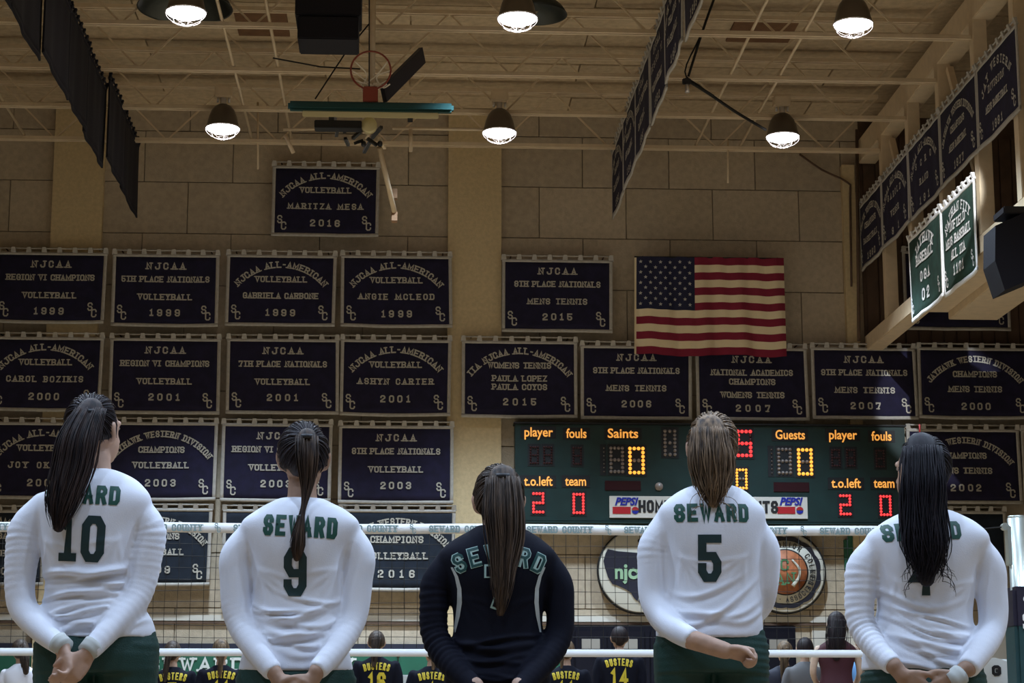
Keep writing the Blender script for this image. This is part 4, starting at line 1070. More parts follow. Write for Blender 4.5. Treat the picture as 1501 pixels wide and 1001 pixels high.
    # ---------- shorts
    if shorts:
        bm = bmesh.new(); zsh = hz - .30
        hb = rows[0][4]
        rr_ = [(hz + .045, hc, 0, hw * .90, hb * .88), (hz, hc, 0, hw * .965, hb * .95), (hz - .06, hc, 0, hw * 1.0, hb * 1.02), (hz - .12, hc, 0, hw * 1.0, hb)]
        if seat: rr_ = [(hz + .045, hc, 0, hw * .86, hb * .86), (hz, hc, 0, hw * .93, hb * .93), (max(.45, hz - .12), hc, 0, hw * 1.0, hb)]
        loft(bm, [sring(r[1], r[2], r[0], r[3], r[4], 40) for r in rr_])
        for pts, rs in legs:
            if seat: tube(bm, pts[:3], [r + .01 for r in rs[:3]], n=18, sub=4)
            else:
                p0, p1 = Vector(pts[0]), Vector(pts[1]); tube(bm, [p0, p0.lerp(p1, .5), p1], [rs[0] + .006, rs[0] * .97 + .006, rs[1] + .012], n=20, sub=4)
        sm = bake(bm, voxel if detail else .012, 4)
        if detail:
            P_, Nn = get_co(sm); disp = .0022 * np.sin(P_[:, 2] * 2 * PI / .024 + 2 * smooth_noise(P_, 10, seed) + 6 * np.abs(P_[:, 0] - hc)) * np.clip(smooth_noise(P_, 6, seed + 2) + .5, 0, 1) * np.clip(np.abs(P_[:, 0] - hc) / hw - .35, 0, 1) * 1.6
            set_co(sm, P_ + Nn * disp[:, None])
        link('shorts', sm, mats['shorts'], t)
    # shoes, knee pads
    for pts, rs in legs:
        f0 = Vector(pts[-1]); q = 1 if pts[-1][0] > hc else -1
        bm = bmesh.new(); tube(bm, [f0 + Vector((0, -.035, -.035)), f0 + Vector((q * .01, .05, -.04)), f0 + Vector((q * .02, .17, -.058))], [.047, .046, .032], n=14, sub=4, round_ends=True)
        box(bm, f0.x - .045, f0.x + .045, f0.y - .075, f0.y + .2, .0, .02)
        sh_ = bake(bm, .009, 2); a_, _ = get_co(sh_); a_[:, 2] = np.maximum(a_[:, 2], 0); set_co(sh_, a_); link('shoe', sh_, M_WLETTER, t)
        if knee and not seat:
            k_ = Vector(pts[2]); link('knee_pad', tbm([k_ + Vector((0, 0, .07)), k_, k_ - Vector((0, 0, .08))], [rs[2] + .022, rs[2] + .018, rs[2] + .012], n=18, sub=3), M_BLACK, t, smooth=True)
    # eyes
    for q in (-1, 1):
        bm = bmesh.new(); ellipsoid(bm, P(q * .03, .079, .008), (.011 * hs, .011 * hs, .008 * hs), R, 12, 8); link('eye', bm, M_WLETTER if False else mat('eye', (.25, .2, .18), .2), t)
    # ---------- hair
    hm = mats['hair']; hr = (.086 * hs * hair_shape[0], .100 * hs * hair_shape[1], .108 * hs * hair_shape[2])
    hcx = P(0, -.012, .018)
    tie = None
    if tail:
        tp = [wl(px, py, dy) for px, py, dy, w in tail['pts']]
        tie = tp[0]
    bm = bmesh.new(); ellipsoid(bm, hcx, (hr[0] * .985, hr[1] * .985, hr[2] * .985), R, 32, 22)
    Ri = R.transposed()
    for v in bm.verts:
        l = Ri @ (v.co - hcx)
        if l.y > .035 * hs and l.z < .05 * hs:      # leave the face free
            k = min(1, (l.y - .035 * hs) / (.03 * hs)); l.y -= (l.y - .035 * hs) * .93; 
        if l.z < -.05 * hs: l.x *= .80; l.z = -.05 * hs + (l.z + .05 * hs) * .85; 
        v.co = hcx + R @ l
    # strands over the cap, all swept to the tie
    paths = []
    if detail:
        td = (Ri @ (tie - hcx)) if tie is not None else Vector((0, -hr[1], .03))
        tn = Vector((td.x / hr[0], td.y / hr[1], td.z / hr[2])).normalized()
        for k in range(tail.get('cap', 330) if tail else 200):
            a = rnd.uniform(0, 2 * PI); zq = rnd.uniform(-.75, .95)
            st_ = Vector((math.cos(a) * math.sqrt(1 - zq * zq), math.sin(a) * math.sqrt(1 - zq * zq), zq))
            if st_.y > .35 and st_.z < .5: continue
            if st_.dot(tn) > .97: continue
            ax_ = st_.cross(tn)
            if ax_.length < .05: continue
            ang = st_.angle(tn); ax_.normalize(); pts = []
            off = rnd.uniform(.985, 1.05)
            for j in range(6):
                f = j / 5; dr = Matrix.Rotation(ang * f, 3, ax_) @ st_; bulge = off + .015 * math.sin(f * 9 + k)
                l = Vector((dr.x * hr[0], dr.y * hr[1], dr.z * hr[2])) * bulge
                if l.z < -.05 * hs: l.x *= .84
                pts.append(hcx + R @ l)
            paths.append((pts, [.0008, .0022, .0026, .0028, .0028, .002]))
    strands(bm, paths, 0)
    link('hair', bm, hm, t, smooth=True)
    if tail:
        bm = bmesh.new(); ws = [wl(0, 900).x]; pxm = (wl(100, 700) - wl(99, 700)).x
        hwid = [w * pxm / 2 for *_, w in tail['pts']]
        C = catmull([(*p, w) for p, w in zip(tp, hwid)], 4)
        tube(bm, tp, [w * .82 for w in hwid], n=14, sub=4, flat=.55, up=(0, 1, 0), round_ends=True)
        paths = []
        for k in range(tail.get('n', 170)):
            a = rnd.uniform(0, 2 * PI); q = math.sqrt(rnd.uniform(.35, 1)); L = rnd.uniform(*tail.get('len', (.75, 1.0))); cu = rnd.uniform(-1, 1) * tail.get('fray', .15)
            m = 9; pts = []; w1 = rnd.uniform(0, 6.28); wa = tail.get('wave', .003)
            for j in range(m):
                f = j / (m - 1) * L * (len(C) - 1); i0 = min(int(f), len(C) - 2); fr = f - i0; c_ = C[i0] + (C[i0 + 1] - C[i0]) * fr
                w = c_[3]; gl = j / (m - 1)
                pts.append(Vector((c_[0] + w * q * math.cos(a) * (1 + cu * gl) + wa * math.sin(gl * 9 + w1) * (gl + .2), c_[1] + w * .62 * q * math.sin(a) - .004 * gl, c_[2] + .004 * math.sin(w1 + gl * 4))))
            paths.append((pts, [q_ * min(1, .4 + hwid[0] * 14) for q_ in (.0014, .0022, .0026, .0027, .0026, .0024, .002, .0014, .0006)]))
        for k in range(tail.get('curls', 0)):
            e = Vector(C[int(len(C) * rnd.uniform(.6, .95))][:3]); q = rnd.choice((-1, 1)); w_ = hwid[-2]; ph_ = rnd.uniform(0, 6)
            paths.append(([e + Vector((q * (w_ * .5 + .009 * j + .010 * math.sin(j * 1.3 + ph_)), -.02, -.012 * j + .010 * math.cos(j * 1.3 + ph_))) for j in range(8)], [.0022, .002, .0018, .0016, .0014, .0012, .001, .0005]))
        strands(bm, paths, 0)
        tl_ = link('ponytail', bm, mats.get('tail', hm), t, smooth=True)
        for hp in tail.get('ties', []):
            c_ = wl(*hp[:3]); bm = bmesh.new(); tube(bm, [c_ + Vector((0, 0, .008)), c_ - Vector((0, 0, .008))], [hp[3], hp[3]], n=16, sub=2, flat=.8); link('hair_tie', bm, M_BLACK, t, smooth=True)
    # ---------- print on the back
    if text:
        me_ = jers.data; bvh = BVHTree.FromPolygons([v.co.copy() for v in me_.vertices], [tuple(p.vertices) for p in me_.polygons])
        for it in text:
            polys = it['polys']; bm = bmesh.new(); lift = it.get('lift', .0022)
            for poly in polys:
                try: bm.faces.new([bm.verts.new((p.x, 0, p.y)) for p in poly])
                except ValueError: pass
            c_ = wl(it['px'], it['py'], -.13); rot = Matrix.Rotation(it.get('rot', 0), 4, 'Y')
            bmesh.ops.transform(bm, matrix=Matrix.Translation((c_.x, 0, c_.z)) @ rot, verts=bm.verts)
            xs_ = [v.co.x for v in bm.verts]; zs_ = [v.co.z for v in bm.verts]
            for ax, lo, hi in ((0, min(xs_), max(xs_)), (2, min(zs_), max(zs_))):
                q = lo + .009
                while q < hi:
                    co = [0, 0, 0]; co[ax] = q; no = [0, 0, 0]; no[ax] = 1
                    bmesh.ops.bisect_plane(bm, geom=bm.verts[:] + bm.edges[:] + bm.faces[:], plane_co=co, plane_no=no); q += .009
            lasty = -.12
            for v in bm.verts:
                h_ = bvh.ray_cast(Vector((v.co.x, -1.5, v.co.z)), Vector((0, 1, 0)))
                if h_[0] is not None: v.co.y = h_[0].y - lift; lasty = v.co.y
                else: v.co.y = lasty
            for f in bm.faces: f.smooth = True
            link(it['name'], bm, it['m'], jers)
    if cuffband:
        for (px, py, dy, r, px2, py2, dy2, r2) in cuffband:
            link('wristband', tbm([wl(px, py, dy), wl(px2, py2, dy2)], [r, r2], n=20, sub=3), mats.get('band', M_TAPE), t, smooth=True)
    return t

M_SKIN = mat('skin', (.50, .32, .235), .55, noise=.08, nscale=30)
M_SKIN2 = mat('skin_tan', (.36, .22, .15), .55, noise=.08, nscale=30)
M_SKIN3 = mat('skin_light', (.60, .44, .34), .55, noise=.06, nscale=30)
M_JW = mat('jersey_white', (.78, .81, .90), .8, bump=.08, bscale=220)
M_JD = mat('jersey_dark', (.006, .007, .015), .85, bump=.1, bscale=220, spec=.15)
M_SH = mat('shorts_green', (.006, .045, .038), .6, bump=.2, bscale=200)
M_SHD = mat('shorts_dark', (.006, .006, .014), .8, spec=.2)
M_PRG = mat('print_green', (.008, .075, .055), .6)
M_PRD = mat('print_dark', (.006, .030, .034), .6)
def hairmat(n, c1, c2, st=(60, 60, 3)): return mat(n, c1, .55, alt=c2, nscale=1.2, stretch=st, spec=.28)
H1 = hairmat('hair_black_brown', (.006, .005, .010), (.026, .016, .018)); H1T = hairmat('tail_black_brown', (.006, .005, .008), (.05, .03, .025))
H2 = hairmat('hair_dark', (.008, .006, .010), (.03, .02, .022)); H2T = hairmat('tail_mid_brown', (.014, .010, .011), (.09, .055, .035))
H3 = hairmat('hair_brown', (.020, .014, .012), (.085, .06, .045)); H3T = hairmat('tail_brown', (.015, .010, .009), (.12, .08, .055))
H4 = hairmat('hair_blond_brown', (.035, .022, .016), (.30, .20, .12)); H5 = hairmat('hair_black', (.004, .004, .008), (.016, .012, .018))
def wht(hair, tail, skin=M_SKIN): return dict(skin=skin, jersey=M_JW, shorts=M_SH, hair=hair, tail=tail, band=mat('wrist_wrap', (.50, .52, .50), .8))
u_ = W(101, 750, 7.2).x - W(100, 750, 7.2).x     # one pixel at the players' distance
def num(s, hpx, wpx, tpx, gap=7): return shift(text_polys(s, hpx * u_, t=tpx * u_, w4=wpx * u_, gap=gap * u_), 0, -hpx * u_ / 2)
def wrd(s, hpx, wpx, tpx=6.5, R=None):
    return shift(text_polys(s, hpx * u_, width=wpx * u_, t=tpx * u_, w4=16.8 * u_, R=R), 0, -hpx * u_ / 2)
PY_ = 7.3
# number 10
make_person('volleyball player in white jersey number 10, hands clasped behind her back', 'home players standing in line', PY_, 140,
    rows_px=[(688, 122, 168, .055, .0), (697, 104, 190, .075, -.005), (710, 80, 208, .095, -.01), (735, 56, 222, .115, -.012), (775, 58, 204, .125, -.01), (830, 63, 195, .12, 0), (860, 66, 195, .115, 0), (890, 62, 212, .125, 0), (915, 57, 226, .135, 0), (936, 55, 230, .140, 0), (960, 56, 228, .135, 0)],
    sleeves=[[(52, 728, 0, .055), (37, 765, -.005, .062), (32, 815, -.01, .060), (29, 862, -.02, .053), (36, 895, -.04, .050), (62, 925, -.12, .043), (92, 948, -.20, .035)],
             [(206, 726, 0, .055), (219, 765, -.005, .062), (214, 815, -.01, .060), (206, 858, -.02, .055), (190, 890, -.06, .052), (160, 924, -.14, .043), (130, 955, -.20, .037)]],
    neck=[(141, 705, .0, .055), (141, 680, .005, .052), (140, 655, .015, .05)], head=(139, 632, .02, 1.06), face_yaw=.55, legs_px=(50, 234),
    mats=wht(H1, H1T), hem_py=936, collar_py=688, seed=3, folds=dict(z=905, span=(-.06, .17), n=15, curve=.45, tilt=.10),
    tail=dict(pts=[(133, 600, -.09, 46), (116, 640, -.125, 62), (108, 680, -.135, 62), (98, 715, -.15, 54), (90, 745, -.16, 42), (86, 772, -.165, 20)], n=260, len=(.78, 1.05), fray=.25, wave=.003, ties=[(131, 604, -.10, .03)]),
    hands=[dict(arm=(88, 945, -.20), wrist=(92, 952, -.205), to=(97, 985, -.23), n=(-.6, -.6, -.3), side=1, curl=.8, s=.95, ra=.030, rw=.028),
           dict(arm=(134, 952, -.19), wrist=(128, 960, -.20), to=(104, 990, -.225), n=(-.5, .8, -.1), side=-1, curl=.7, s=.95, ra=.030, rw=.028)],
    cuffband=[(84, 940, -.19, .037, 96, 950, -.207, .034), (138, 945, -.185, .039, 126, 957, -.205, .034)],
    text=[dict(name='name_lettering', polys=wrd('SEWARD', 29, 113, 6.3), px=119, py=724, m=M_PRG, rot=.03), dict(name='number_print', polys=num('10', 68, 34, 12, 6), px=119, py=789, m=M_PRD, rot=.04)])
# number 9
make_person('volleyball player in white jersey number 9 with a thin braided ponytail', 'home players standing in line', PY_, 438,
    rows_px=[(730, 412, 474, .055, 0), (737, 396, 488, .075, -.005), (748, 376, 510, .095, -.01), (770, 352, 528, .115, -.012), (812, 366, 506, .125, -.01), (860, 372, 502, .115, 0), (895, 369, 504, .115, 0), (930, 362, 508, .13, 0), (960, 354, 514, .14, 0), (985, 348, 520, .145, 0), (1004, 346, 522, .145, 0)],
    sleeves=[[(358, 768, 0, .056), (346, 805, -.005, .060), (345, 850, -.01, .056), (346, 890, -.02, .052), (355, 922, -.05, .048), (376, 955, -.13, .043), (402, 986, -.20, .036)],
             [(520, 768, 0, .056), (527, 805, -.005, .060), (524, 850, -.01, .056), (520, 890, -.02, .052), (512, 920, -.05, .048), (490, 955, -.13, .043), (464, 984, -.20, .036)]],
    neck=[(443, 745, 0, .056), (443, 720, .005, .052), (444, 695, .015, .05)], head=(445, 672, .02, 1.05), face_yaw=.02, legs_px=(346, 522),
    mats=wht(H2, H2T, M_SKIN2), hem_py=985, collar_py=730, seed=8, folds=dict(z=925, span=(-.10, .10), n=13, curve=1.9, tilt=0),
    tail=dict(pts=[(450, 640, -.10, 34), (451, 672, -.125, 34), (451, 705, -.122, 22), (447, 732, -.13, 10), (443, 752, -.14, 7), (439, 775, -.145, 16), (436, 800, -.15, 24), (435, 818, -.15, 12)], n=110, len=(.8, 1.03), fray=.1, wave=.001, ties=[(450, 640, -.115, .022), (441, 758, -.142, .011)]),
    hands=[dict(arm=(398, 978, -.19), wrist=(408, 996, -.205), to=(432, 1022, -.22), n=(.2, .9, .2), side=1, curl=.6, s=.95, ra=.028, rw=.027),
           dict(arm=(470, 976, -.19), wrist=(458, 996, -.20), to=(436, 1016, -.225), n=(-.2, .8, .1), side=-1, curl=.6, s=.95, ra=.028, rw=.027)],
    text=[dict(name='name_lettering', polys=wrd('SEWARD', 32, 110, 6.6), px=440, py=771, m=M_PRG, rot=.05), dict(name='number_print', polys=num('9', 71, 34, 12), px=436, py=838, m=M_PRD)])
# number 7, the dark jersey
def arcs(hpx, wpx, tpx): return shift(text_polys('SEWARD', hpx * u_, width=wpx * u_, t=tpx * u_, w4=19 * u_, R=130 * u_), 0, -hpx * u_ / 2)
M_OUTL = mat('print_outline', (.42, .62, .60), .6); M_FILL = mat('print_fill', (.01, .07, .07), .6)
tt7 = make_person('volleyball player in dark long sleeve jersey number 7 with white side piping', 'home players standing in line', PY_, 728,
    rows_px=[(770, 700, 760, .055, 0), (780, 684, 778, .075, -.005), (793, 662, 797, .095, -.01), (815, 642, 816, .115, -.012), (850, 655, 802, .125, -.01), (890, 663, 796, .115, 0), (930, 664, 794, .115, 0), (960, 656, 800, .13, 0), (985, 652, 806, .14, 0), (1010, 650, 808, .145, 0), (1035, 650, 808, .145, 0)],
    sleeves=[[(649, 808, 0, .055), (638, 845, -.005, .056), (636, 885, -.01, .053), (636, 925, -.02, .050), (648, 955, -.06, .048), (672, 985, -.13, .043), (700, 1012, -.20, .036)],
             [(809, 808, 0, .055), (819, 845, -.005, .056), (821, 885, -.01, .053), (820, 925, -.02, .050), (808, 955, -.06, .048), (784, 985, -.13, .043), (758, 1012, -.20, .036)]],
    neck=[(730, 788, 0, .055), (730, 762, .005, .05), (731, 740, .015, .05)], head=(731, 735, .02, 1.04), face_yaw=.03, legs_px=(646, 812),
    mats=dict(skin=M_SKIN, jersey=M_JD, shorts=M_SHD, hair=H3, tail=H3T), hem_py=1012, collar_py=770, seed=14, wr_amp=.8, folds=dict(z=965, span=(-.08, .10), n=9, curve=1.0),
    tail=dict(pts=[(737, 700, -.09, 52), (738, 745, -.125, 60), (740, 790, -.135, 52), (737, 830, -.145, 36), (736, 862, -.15, 26), (733, 898, -.15, 12)], n=240, len=(.78, 1.03), fray=.3, wave=.003, ties=[(737, 698, -.10, .03)]),
    hands=[dict(arm=(696, 1005, -.19), wrist=(704, 1018, -.20), to=(728, 1038, -.22), n=(.2, .9, .2), side=1, curl=.6, s=.95),
           dict(arm=(762, 1005, -.19), wrist=(754, 1018, -.20), to=(732, 1034, -.225), n=(-.2, .8, .1), side=-1, curl=.6, s=.95)],
    text=[dict(name='name_lettering', polys=arcs(31, 128, 7.5), px=732, py=812, m=M_OUTL), dict(name='name_lettering', polys=[[p + Vector((0, 0)) for p in q] for q in shift(text_polys('SEWARD', 29 * u_, width=126 * u_, t=4.0 * u_, w4=17 * u_, R=130 * u_), 0, -14.5 * u_)], px=732, py=812, m=M_FILL, lift=.0032),
          dict(name='number_print', polys=num('7', 66, 40, 13), px=733, py=860, m=M_OUTL), dict(name='number_print', polys=shift(num('7', 60, 34, 8), 0, 0), px=733, py=860, m=M_JD, lift=.0032),
          dict(name='side_piping', polys=[[Vector(((x0) * u_, y0 * u_)), Vector(((x1) * u_, y0 * u_)), Vector(((x3) * u_, y1 * u_)), Vector(((x2) * u_, y1 * u_))] for (x0, x1, y0, x2, x3, y1) in ((-2, 1, 0, 4, 9, -14), (4, 9, -14, 8, 14, -32), (8, 14, -32, 8, 15, -52), (8, 15, -52, 6, 12, -72), (6, 12, -72, 3, 6, -95))], px=663, py=830, m=mat('piping_white', (.5, .55, .55), .6)),
          dict(name='side_piping', polys=[[Vector(((-x0) * u_, y0 * u_)), Vector(((-x1) * u_, y0 * u_)), Vector(((-x3) * u_, y1 * u_)), Vector(((-x2) * u_, y1 * u_))] for (x0, x1, y0, x2, x3, y1) in ((-2, 1, 0, 4, 9, -14), (4, 9, -14, 8, 14, -32), (8, 14, -32, 8, 15, -52), (8, 15, -52, 6, 12, -72), (6, 12, -72, 3, 6, -95))], px=799, py=830, m=mat('piping_white', (.5, .55, .55), .6))])
# number 5
make_person('volleyball player in white jersey number 5 with short blond-brown ponytail and fist behind back', 'home players standing in line', PY_, 1042,
    rows_px=[(712, 1014, 1074, .055, 0), (718, 1000, 1088, .075, -.005), (730, 982, 1104, .095, -.01), (752, 964, 1122, .115, -.012), (795, 972, 1116, .125, -.01), (840, 973, 1116, .12, 0), (870, 971, 1116, .12, 0), (900, 966, 1117, .13, 0), (920, 962, 1118, .135, 0), (937, 962, 1117, .138, 0), (955, 964, 1114, .135, 0)],
    sleeves=[[(967, 752, 0, .056), (958, 790, -.005, .058), (957, 835, -.01, .055), (957, 875, -.02, .052), (970, 905, -.07, .048), (993, 925, -.15, .043), (1016, 938, -.20, .040)],
             [(1108, 752, 0, .056), (1120, 790, -.005, .056), (1122, 835, .0, .053), (1119, 872, .02, .050), (1112, 890, .10, .046), (1100, 905, .20, .04), (1090, 912, .26, .035)]],
    neck=[(1046, 725, 0, .055), (1045, 700, .005, .05), (1044, 675, .015, .05)], head=(1043, 658, .02, 1.05), face_yaw=-.1, legs_px=(958, 1126),
    mats=wht(H4, H4), hem_py=937, collar_py=712, seed=21, folds=dict(z=895, span=(-.06, .05), n=5, curve=2.2, tilt=.25), wr_amp=.85,
    tail=dict(pts=[(1041, 628, -.09, 56), (1043, 665, -.12, 64), (1045, 695, -.125, 56), (1045, 718, -.13, 40), (1046, 738, -.135, 16)], n=260, len=(.75, 1.08), fray=.45, wave=.005, curls=6, ties=[(1041, 628, -.088, .024)], cap=500),
    hands=[dict(arm=(1010, 936, -.19), wrist=(1064, 954, -.21), to=(1098, 959, -.215), n=(-.1, -.45, -.85), side=-1, curl=1.45, s=1.0, ra=.036, rw=.030)],
    text=[dict(name='name_lettering', polys=wrd('SEWARD', 28, 112, 6.2), px=1044, py=751, m=M_PRG), dict(name='number_print', polys=num('5', 70, 35, 12.5), px=1044, py=818, m=M_PRD)])
# number 4
make_person('volleyball player in white jersey number 4 with long black curly ponytail', 'home players standing in line', PY_, 1356,
    rows_px=[(748, 1330, 1392, .058, 0), (756, 1312, 1410, .08, -.005), (768, 1290, 1432, .10, -.01), (790, 1268, 1450, .118, -.012), (830, 1282, 1430, .13, -.01), (870, 1286, 1426, .12, 0), (900, 1285, 1424, .12, 0), (930, 1276, 1428, .135, 0), (960, 1266, 1436, .148, 0), (984, 1264, 1440, .15, 0), (1005, 1262, 1440, .15, 0)],
    sleeves=[[(1277, 786, 0, .058), (1264, 820, -.005, .060), (1261, 865, -.01, .056), (1260, 900, -.02, .052), (1268, 928, -.05, .049), (1288, 955, -.13, .044), (1310, 976, -.20, .038)],
             [(1440, 786, 0, .058), (1450, 820, -.005, .060), (1453, 865, -.01, .057), (1456, 900, -.02, .054), (1452, 928, -.05, .050), (1436, 955, -.13, .046), (1418, 980, -.20, .040)]],
    neck=[(1356, 762, 0, .057), (1352, 735, .005, .053), (1350, 710, .015, .05)], head=(1350, 692, .02, 1.06), face_yaw=-.45, legs_px=(1262, 1444),
    mats=wht(H5, H5, M_SKIN2), hem_py=984, collar_py=748, seed=33, folds=dict(z=935, span=(-.12, .12), n=12, curve=1.3, tilt=-.22),
    tail=dict(pts=[(1352, 655, -.09, 60), (1354, 700, -.13, 68), (1354, 745, -.14, 66), (1355, 790, -.155, 66), (1358, 822, -.16, 50), (1358, 848, -.165, 30)], n=330, len=(.8, 1.05), fray=.35, wave=.010, curls=16, ties=[(1352, 650, -.09, .030)]),
    hands=[dict(arm=(1306, 970, -.19), wrist=(1322, 990, -.205), to=(1352, 1014, -.22), n=(.2, .9, .2), side=1, curl=.6, s=.98, ra=.029, rw=.028),
           dict(arm=(1424, 972, -.19), wrist=(1402, 992, -.20), to=(1372, 1014, -.225), n=(-.2, .8, .1), side=-1, curl=.6, s=.98, ra=.029, rw=.028)],
    cuffband=[(1408, 988, -.197, .037, 1392, 1001, -.212, .037)],
    text=[dict(name='name_lettering', polys=wrd('SEWARD', 28, 118, 6.3), px=1353, py=778, m=M_PRG, rot=-.04), dict(name='number_print', polys=num('4', 70, 36, 13), px=1355, py=838, m=M_PRD)])

# ---------------- far side of the net
M_YEL = mat('print_yellow', (.62, .48, .03), .6)
def far_player(px, top, Y, number, label, wpx=68, hair=None, bun=False, tailpts=None, jersey=None, skin=M_SKIN, word='BUSTERS', group='visiting players standing in line across the net', yaw=.0):
    """px: body centre; top: top of head in the photograph"""
    k = 20.5 / Y * 146 / 410.0          # relative to the near players
    a = wpx / 2; hh = 146 * 20.5 / Y * .235   # head height px
    sh = top + hh * 1.18
    rows = [(sh - 3, px - a * .27, px + a * .27, .055, 0), (sh + 2, px - a * .5, px + a * .5, .08, 0), (sh + 8, px - a * .82, px + a * .82, .10, 0), (sh + 18, px - a * .86, px + a * .86, .115, 0), (sh + 40, px - a * .74, px + a * .74, .115, 0), (sh + 62, px - a * .70, px + a * .70, .11, 0), (sh + 85, px - a * .84, px + a * .84, .13, 0), (sh + 92, px - a * .84, px + a * .84, .13, 0)]
    arms = []
    for q in (-1, 1):
        arms.append([(px + q * a * .80, sh + 10, 0, .052), (px + q * a * .93, sh + 26, 0, .05), (px + q * a * .95, sh + 48, 0, .044), (px + q * a * .95, sh + 60, .02, .04), (px + q * a * .92, sh + 80, .06, .034), (px + q * a * .9, sh + 96, .09, .028)])
    it = []
    u = (W(101, 950, Y).x - W(100, 950, Y).x)
    if number:
        it = [dict(name='name_lettering', polys=shift(text_polys(word, 11 * u, width=wpx * .54 * u, t=2.3 * u, w4=5 * u, R=60 * u), 0, -5 * u), px=px, py=sh + 11, m=M_YEL, lift=.006),
              dict(name='number_print', polys=shift(text_polys(number, 27 * u, t=5 * u, w4=13 * u, gap=3 * u), 0, -13 * u), px=px, py=sh + 34, m=M_YEL, lift=.006)]
    hz_ = W(px, sh + 85, Y).z
    tl = None
    if tailpts: tl = dict(pts=tailpts, n=60, len=(.8, 1.03), fray=.2, wave=.003)
    return make_person(label, group, Y, px, rows_px=rows, sleeves=arms, neck=[(px, sh + 4, 0, .05), (px, sh - 3, .005, .048), (px, sh - 9, .01, .046)],
                head=(px, top + hh * .50, .02, 1.0), legs_px=(px - a * .86, px + a * .86), mats=dict(skin=skin, jersey=jersey or M_JD, shorts=M_SHD, hair=hair or H3, tail=hair or H3), hem_py=sh + 85, collar_py=sh - 3,
                seed=int(px), detail=False, tail=tl, text=it, face_yaw=yaw, hands=[dict(arm=(px + q * a * .92, sh + 82, .06), wrist=(px + q * a * .9, sh + 98, .09), to=(px + q * a * .88, sh + 112, .09), n=(-q, .3, 0), side=q, curl=.4, s=.9) for q in (-1, 1)])
HB = hairmat('hair_light_brown', (.05, .032, .022), (.22, .15, .09), (30, 30, 3))
far_player(253, 940, 20.6, '5', 'visiting player in navy jersey number 5 with dark braid, close to player 10', hair=H3, tailpts=[(251, 950, -.09, 12), (246, 965, -.12, 10), (243, 985, -.13, 8), (242, 998, -.13, 5)])
far_player(324, 937, 20.4, '11', 'visiting player in navy jersey with blond braid, left of player 9', hair=HB, tailpts=[(326, 946, -.09, 11), (325, 960, -.12, 9), (323, 978, -.13, 7), (322, 992, -.13, 4)])
far_player(552, 925, 20.5, '16', 'visiting player in navy jersey number 16 beside player 9', hair=H3, tailpts=[(552, 935, -.09, 14), (549, 955, -.12, 11), (548, 975, -.13, 8)])
far_player(633, 939, 20.6, '4', 'visiting player in navy jersey number 4 half behind player 7', hair=HB, tailpts=[(636, 948, -.09, 10), (636, 965, -.12, 8), (635, 980, -.13, 5)])
far_player(830, 938, 20.6, '11', 'visiting player in navy jersey number 11 behind the elbow of player 7', hair=HB, tailpts=[(826, 948, -.09, 10), (824, 962, -.12, 7), (823, 978, -.13, 4)])
far_player(908, 918, 20.0, '14', 'visiting player in navy jersey number 14 with short dark hair', hair=H2, wpx=70)
# spectators and bench people against the end wall
far_player(1150, 940, 21.5, '', 'person in plain dark top with long light ponytail, between players 5 and 4', hair=HB, wpx=76, jersey=mat('top_dark', (.012, .014, .03), .8), tailpts=[(1150, 948, -.09, 12), (1150, 965, -.12, 12), (1149, 985, -.13, 10), (1149, 1003, -.13, 6)], group='people by the end wall')
def sitter(px, top, Y, label, jersey, hair, wpx, skin=M_SKIN, tail=None, bare=False):
    a = wpx / 2; s = F / Y * .98; hh = .235 * s; sh = top + hh * 1.12; tl = .46 * s
    rows = [(sh - 3, px - a * .27, px + a * .27, .055, 0), (sh + 3, px - a * .55, px + a * .55, .08, 0), (sh + .07 * s, px - a * .82, px + a * .82, .10, 0), (sh + .16 * s, px - a * .80, px + a * .80, .115, 0), (sh + .30 * s, px - a * .66, px + a * .66, .105, 0), (sh + tl, px - a * .8, px + a * .8, .13, 0), (sh + tl + 6, px - a * .8, px + a * .8, .13, 0)]
    arms = [[(px + q * a * .78, sh + .08 * s, 0, .046), (px + q * a * .93, sh + .17 * s, 0, .044), (px + q * a * 1.0, sh + .30 * s, .02, .038), (px + q * a * .8, sh + .40 * s, .14, .032), (px + q * a * .5, sh + .43 * s, .26, .026)] for q in (-1, 1)]
    tlz = dict(pts=tail, n=90, len=(.8, 1.03), fray=.2, wave=.004) if tail else None
    return make_person(label, 'people by the end wall', Y, px, rows_px=rows, sleeves=arms, neck=[(px, sh + 4, 0, .05), (px, sh - 3, .005, .046), (px, sh - 9, .01, .044)], head=(px, top + hh * .5, .02, 1.0),
        legs_px=(px - a * .8, px + a * .8), mats=dict(skin=skin, jersey=jersey, shorts=M_SHD, hair=hair, tail=hair), hem_py=sh + tl, collar_py=sh - 3, seed=int(px), detail=False, tail=tlz, seat=True, bare_arm=bare, clothes='top', face_yaw=.1,
        hands=[dict(arm=(px + q * a * .8, sh + .40 * s, .14), wrist=(px + q * a * .5, sh + .43 * s, .27), to=(px + q * a * .35, sh + .45 * s, .36), n=(0, 0, -1), side=q, curl=.4, s=.9) for q in (-1, 1)])
sitter(1226, 897, 18.4, 'woman with long dark hair in sleeveless maroon top by player 4', mat('top_maroon', (.055, .010, .018), .8), H2, 68, M_SKIN3, [(1227, 908, -.07, 26), (1227, 925, -.10, 32), (1226, 945, -.12, 28), (1226, 962, -.12, 16)], True)
sitter(1180, 935, 20.5, 'person in grey top seated partly behind the woman in maroon', mat('top_grey', (.12, .12, .13), .8), H2, 60, M_SKIN)
sitter(1268, 925, 19.2, 'person in white and light blue top hidden behind the hip of player 4', mat('top_lightblue', (.16, .38, .75), .8), H3, 52, M_SKIN)
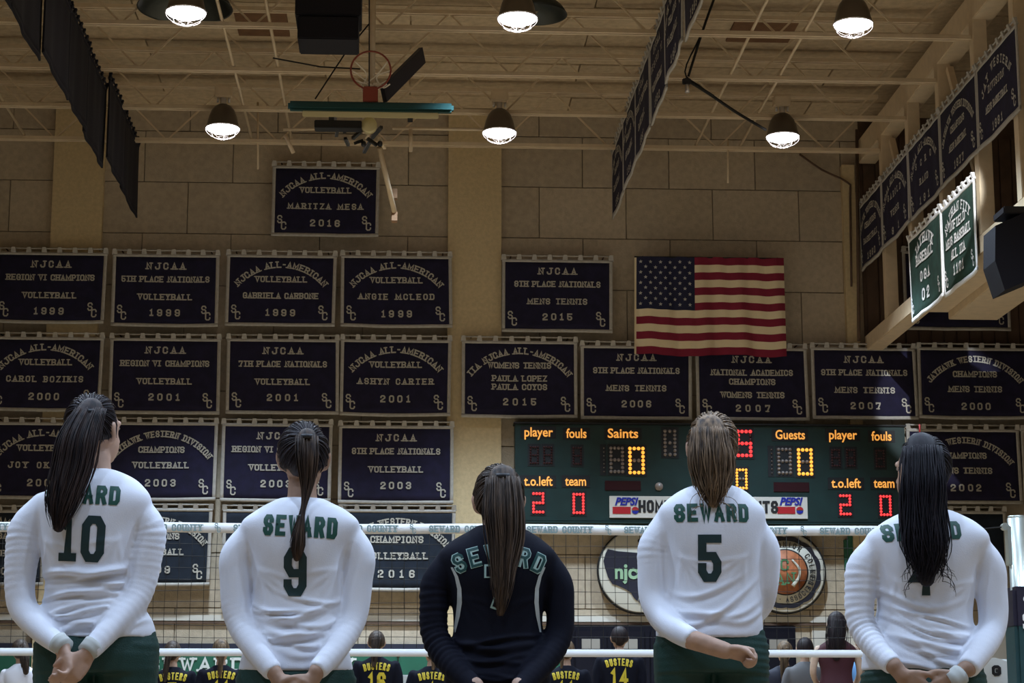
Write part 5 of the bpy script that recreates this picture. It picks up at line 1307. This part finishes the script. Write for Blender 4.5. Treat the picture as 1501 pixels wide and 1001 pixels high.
sitter(30, 938, 20.5, 'person in white top with long brown hair beside hip of player 10', mat('top_white', (.75, .76, .85), .8), H3, 58, M_SKIN, [(34, 948, -.09, 14), (36, 965, -.12, 14), (38, 985, -.13, 10)])
# benches below the frame edge: chairs in the visiting line
M_CH = mat('chair_grey', (.42, .44, .44), .5)
def chair(px, Y, zt, label, m=M_CH, w=.46):
    p = W(px, 1000, Y); t = thing('folding_chair', label, 'chair', (p.x, Y, 0))
    bm = bbox(-w / 2, w / 2, -.015, .015, zt - .26, zt, .012); link('backrest', bm, m, t)
    link('seat', bbox(-w / 2 + .02, w / 2 - .02, .02, .42, .43, .46, .01), m, t)
    for q in (-1, 1):
        link('leg', tbm([(q * (w / 2 - .01), .0, zt), (q * (w / 2 - .01), .05, .44), (q * (w / 2 - .01), .36, .01)], .012, n=8, sub=2), M_ZINC, t)
        link('leg', tbm([(q * (w / 2 - .03), .32, .44), (q * (w / 2 - .03), .02, .01)], .012, n=8, sub=1), M_ZINC, t)
    return t
chair(282, 23.5, W(282, 990, 23.5).z, 'grey folding chair between the visiting players left of number 9')
chair(590, 23.5, W(590, 989, 23.5).z, 'grey folding chair between visiting players 16 and 4')
# white chair cover with dark emblem by the net post
cz = W(1458, 966, 17.4)
cc = chair(1458, 17.4, cz.z, 'white covered chair with dark emblem beside the net post', mat('cover_white', (.75, .77, .76), .8), w=.40)
bm = bmesh.new(); hz2 = cz.z
poly_prism(bm, [(-.21, .35), (-.20, hz2 - .1), (-.12, hz2 + .0), (.0, hz2 + .01), (.10, hz2 - .02), (.20, hz2 - .05), (.21, .35)], -.05, .05); bmesh.ops.recalc_face_normals(bm, faces=bm.faces)
link('cover', bm, mat('cover_white', (.75, .77, .76), .8), cc)
q = W(1462, 982, 17.35); link('emblem', polys_mesh(shift(text_polys('G', .09, t=.026, w4=.08), q.x - cc.location.x, q.z - .05), -.056), M_INK, cc)

def bench(px, Y, w, label):
    p = W(px, 990, Y); t = thing('bench', label, 'bench', (p.x, Y, 0))
    link('seat', bbox(-w / 2, w / 2, -.14, .22, .38, .42, .01), M_CH, t)
    for q in (-1, 1): link('leg', bbox(q * (w / 2 - .08) - .02, q * (w / 2 - .08) + .02, -.10, .16, 0, .38, .005), M_ZINC, t)
bench(1226, 18.4, .5, 'low grey bench under the woman in maroon top')
bench(1180, 20.5, .5, 'low grey bench under the person in grey top')
bench(1268, 19.2, .5, 'low grey bench under the person in light blue top')
bench(30, 20.5, .5, 'low grey bench under the person in white top')
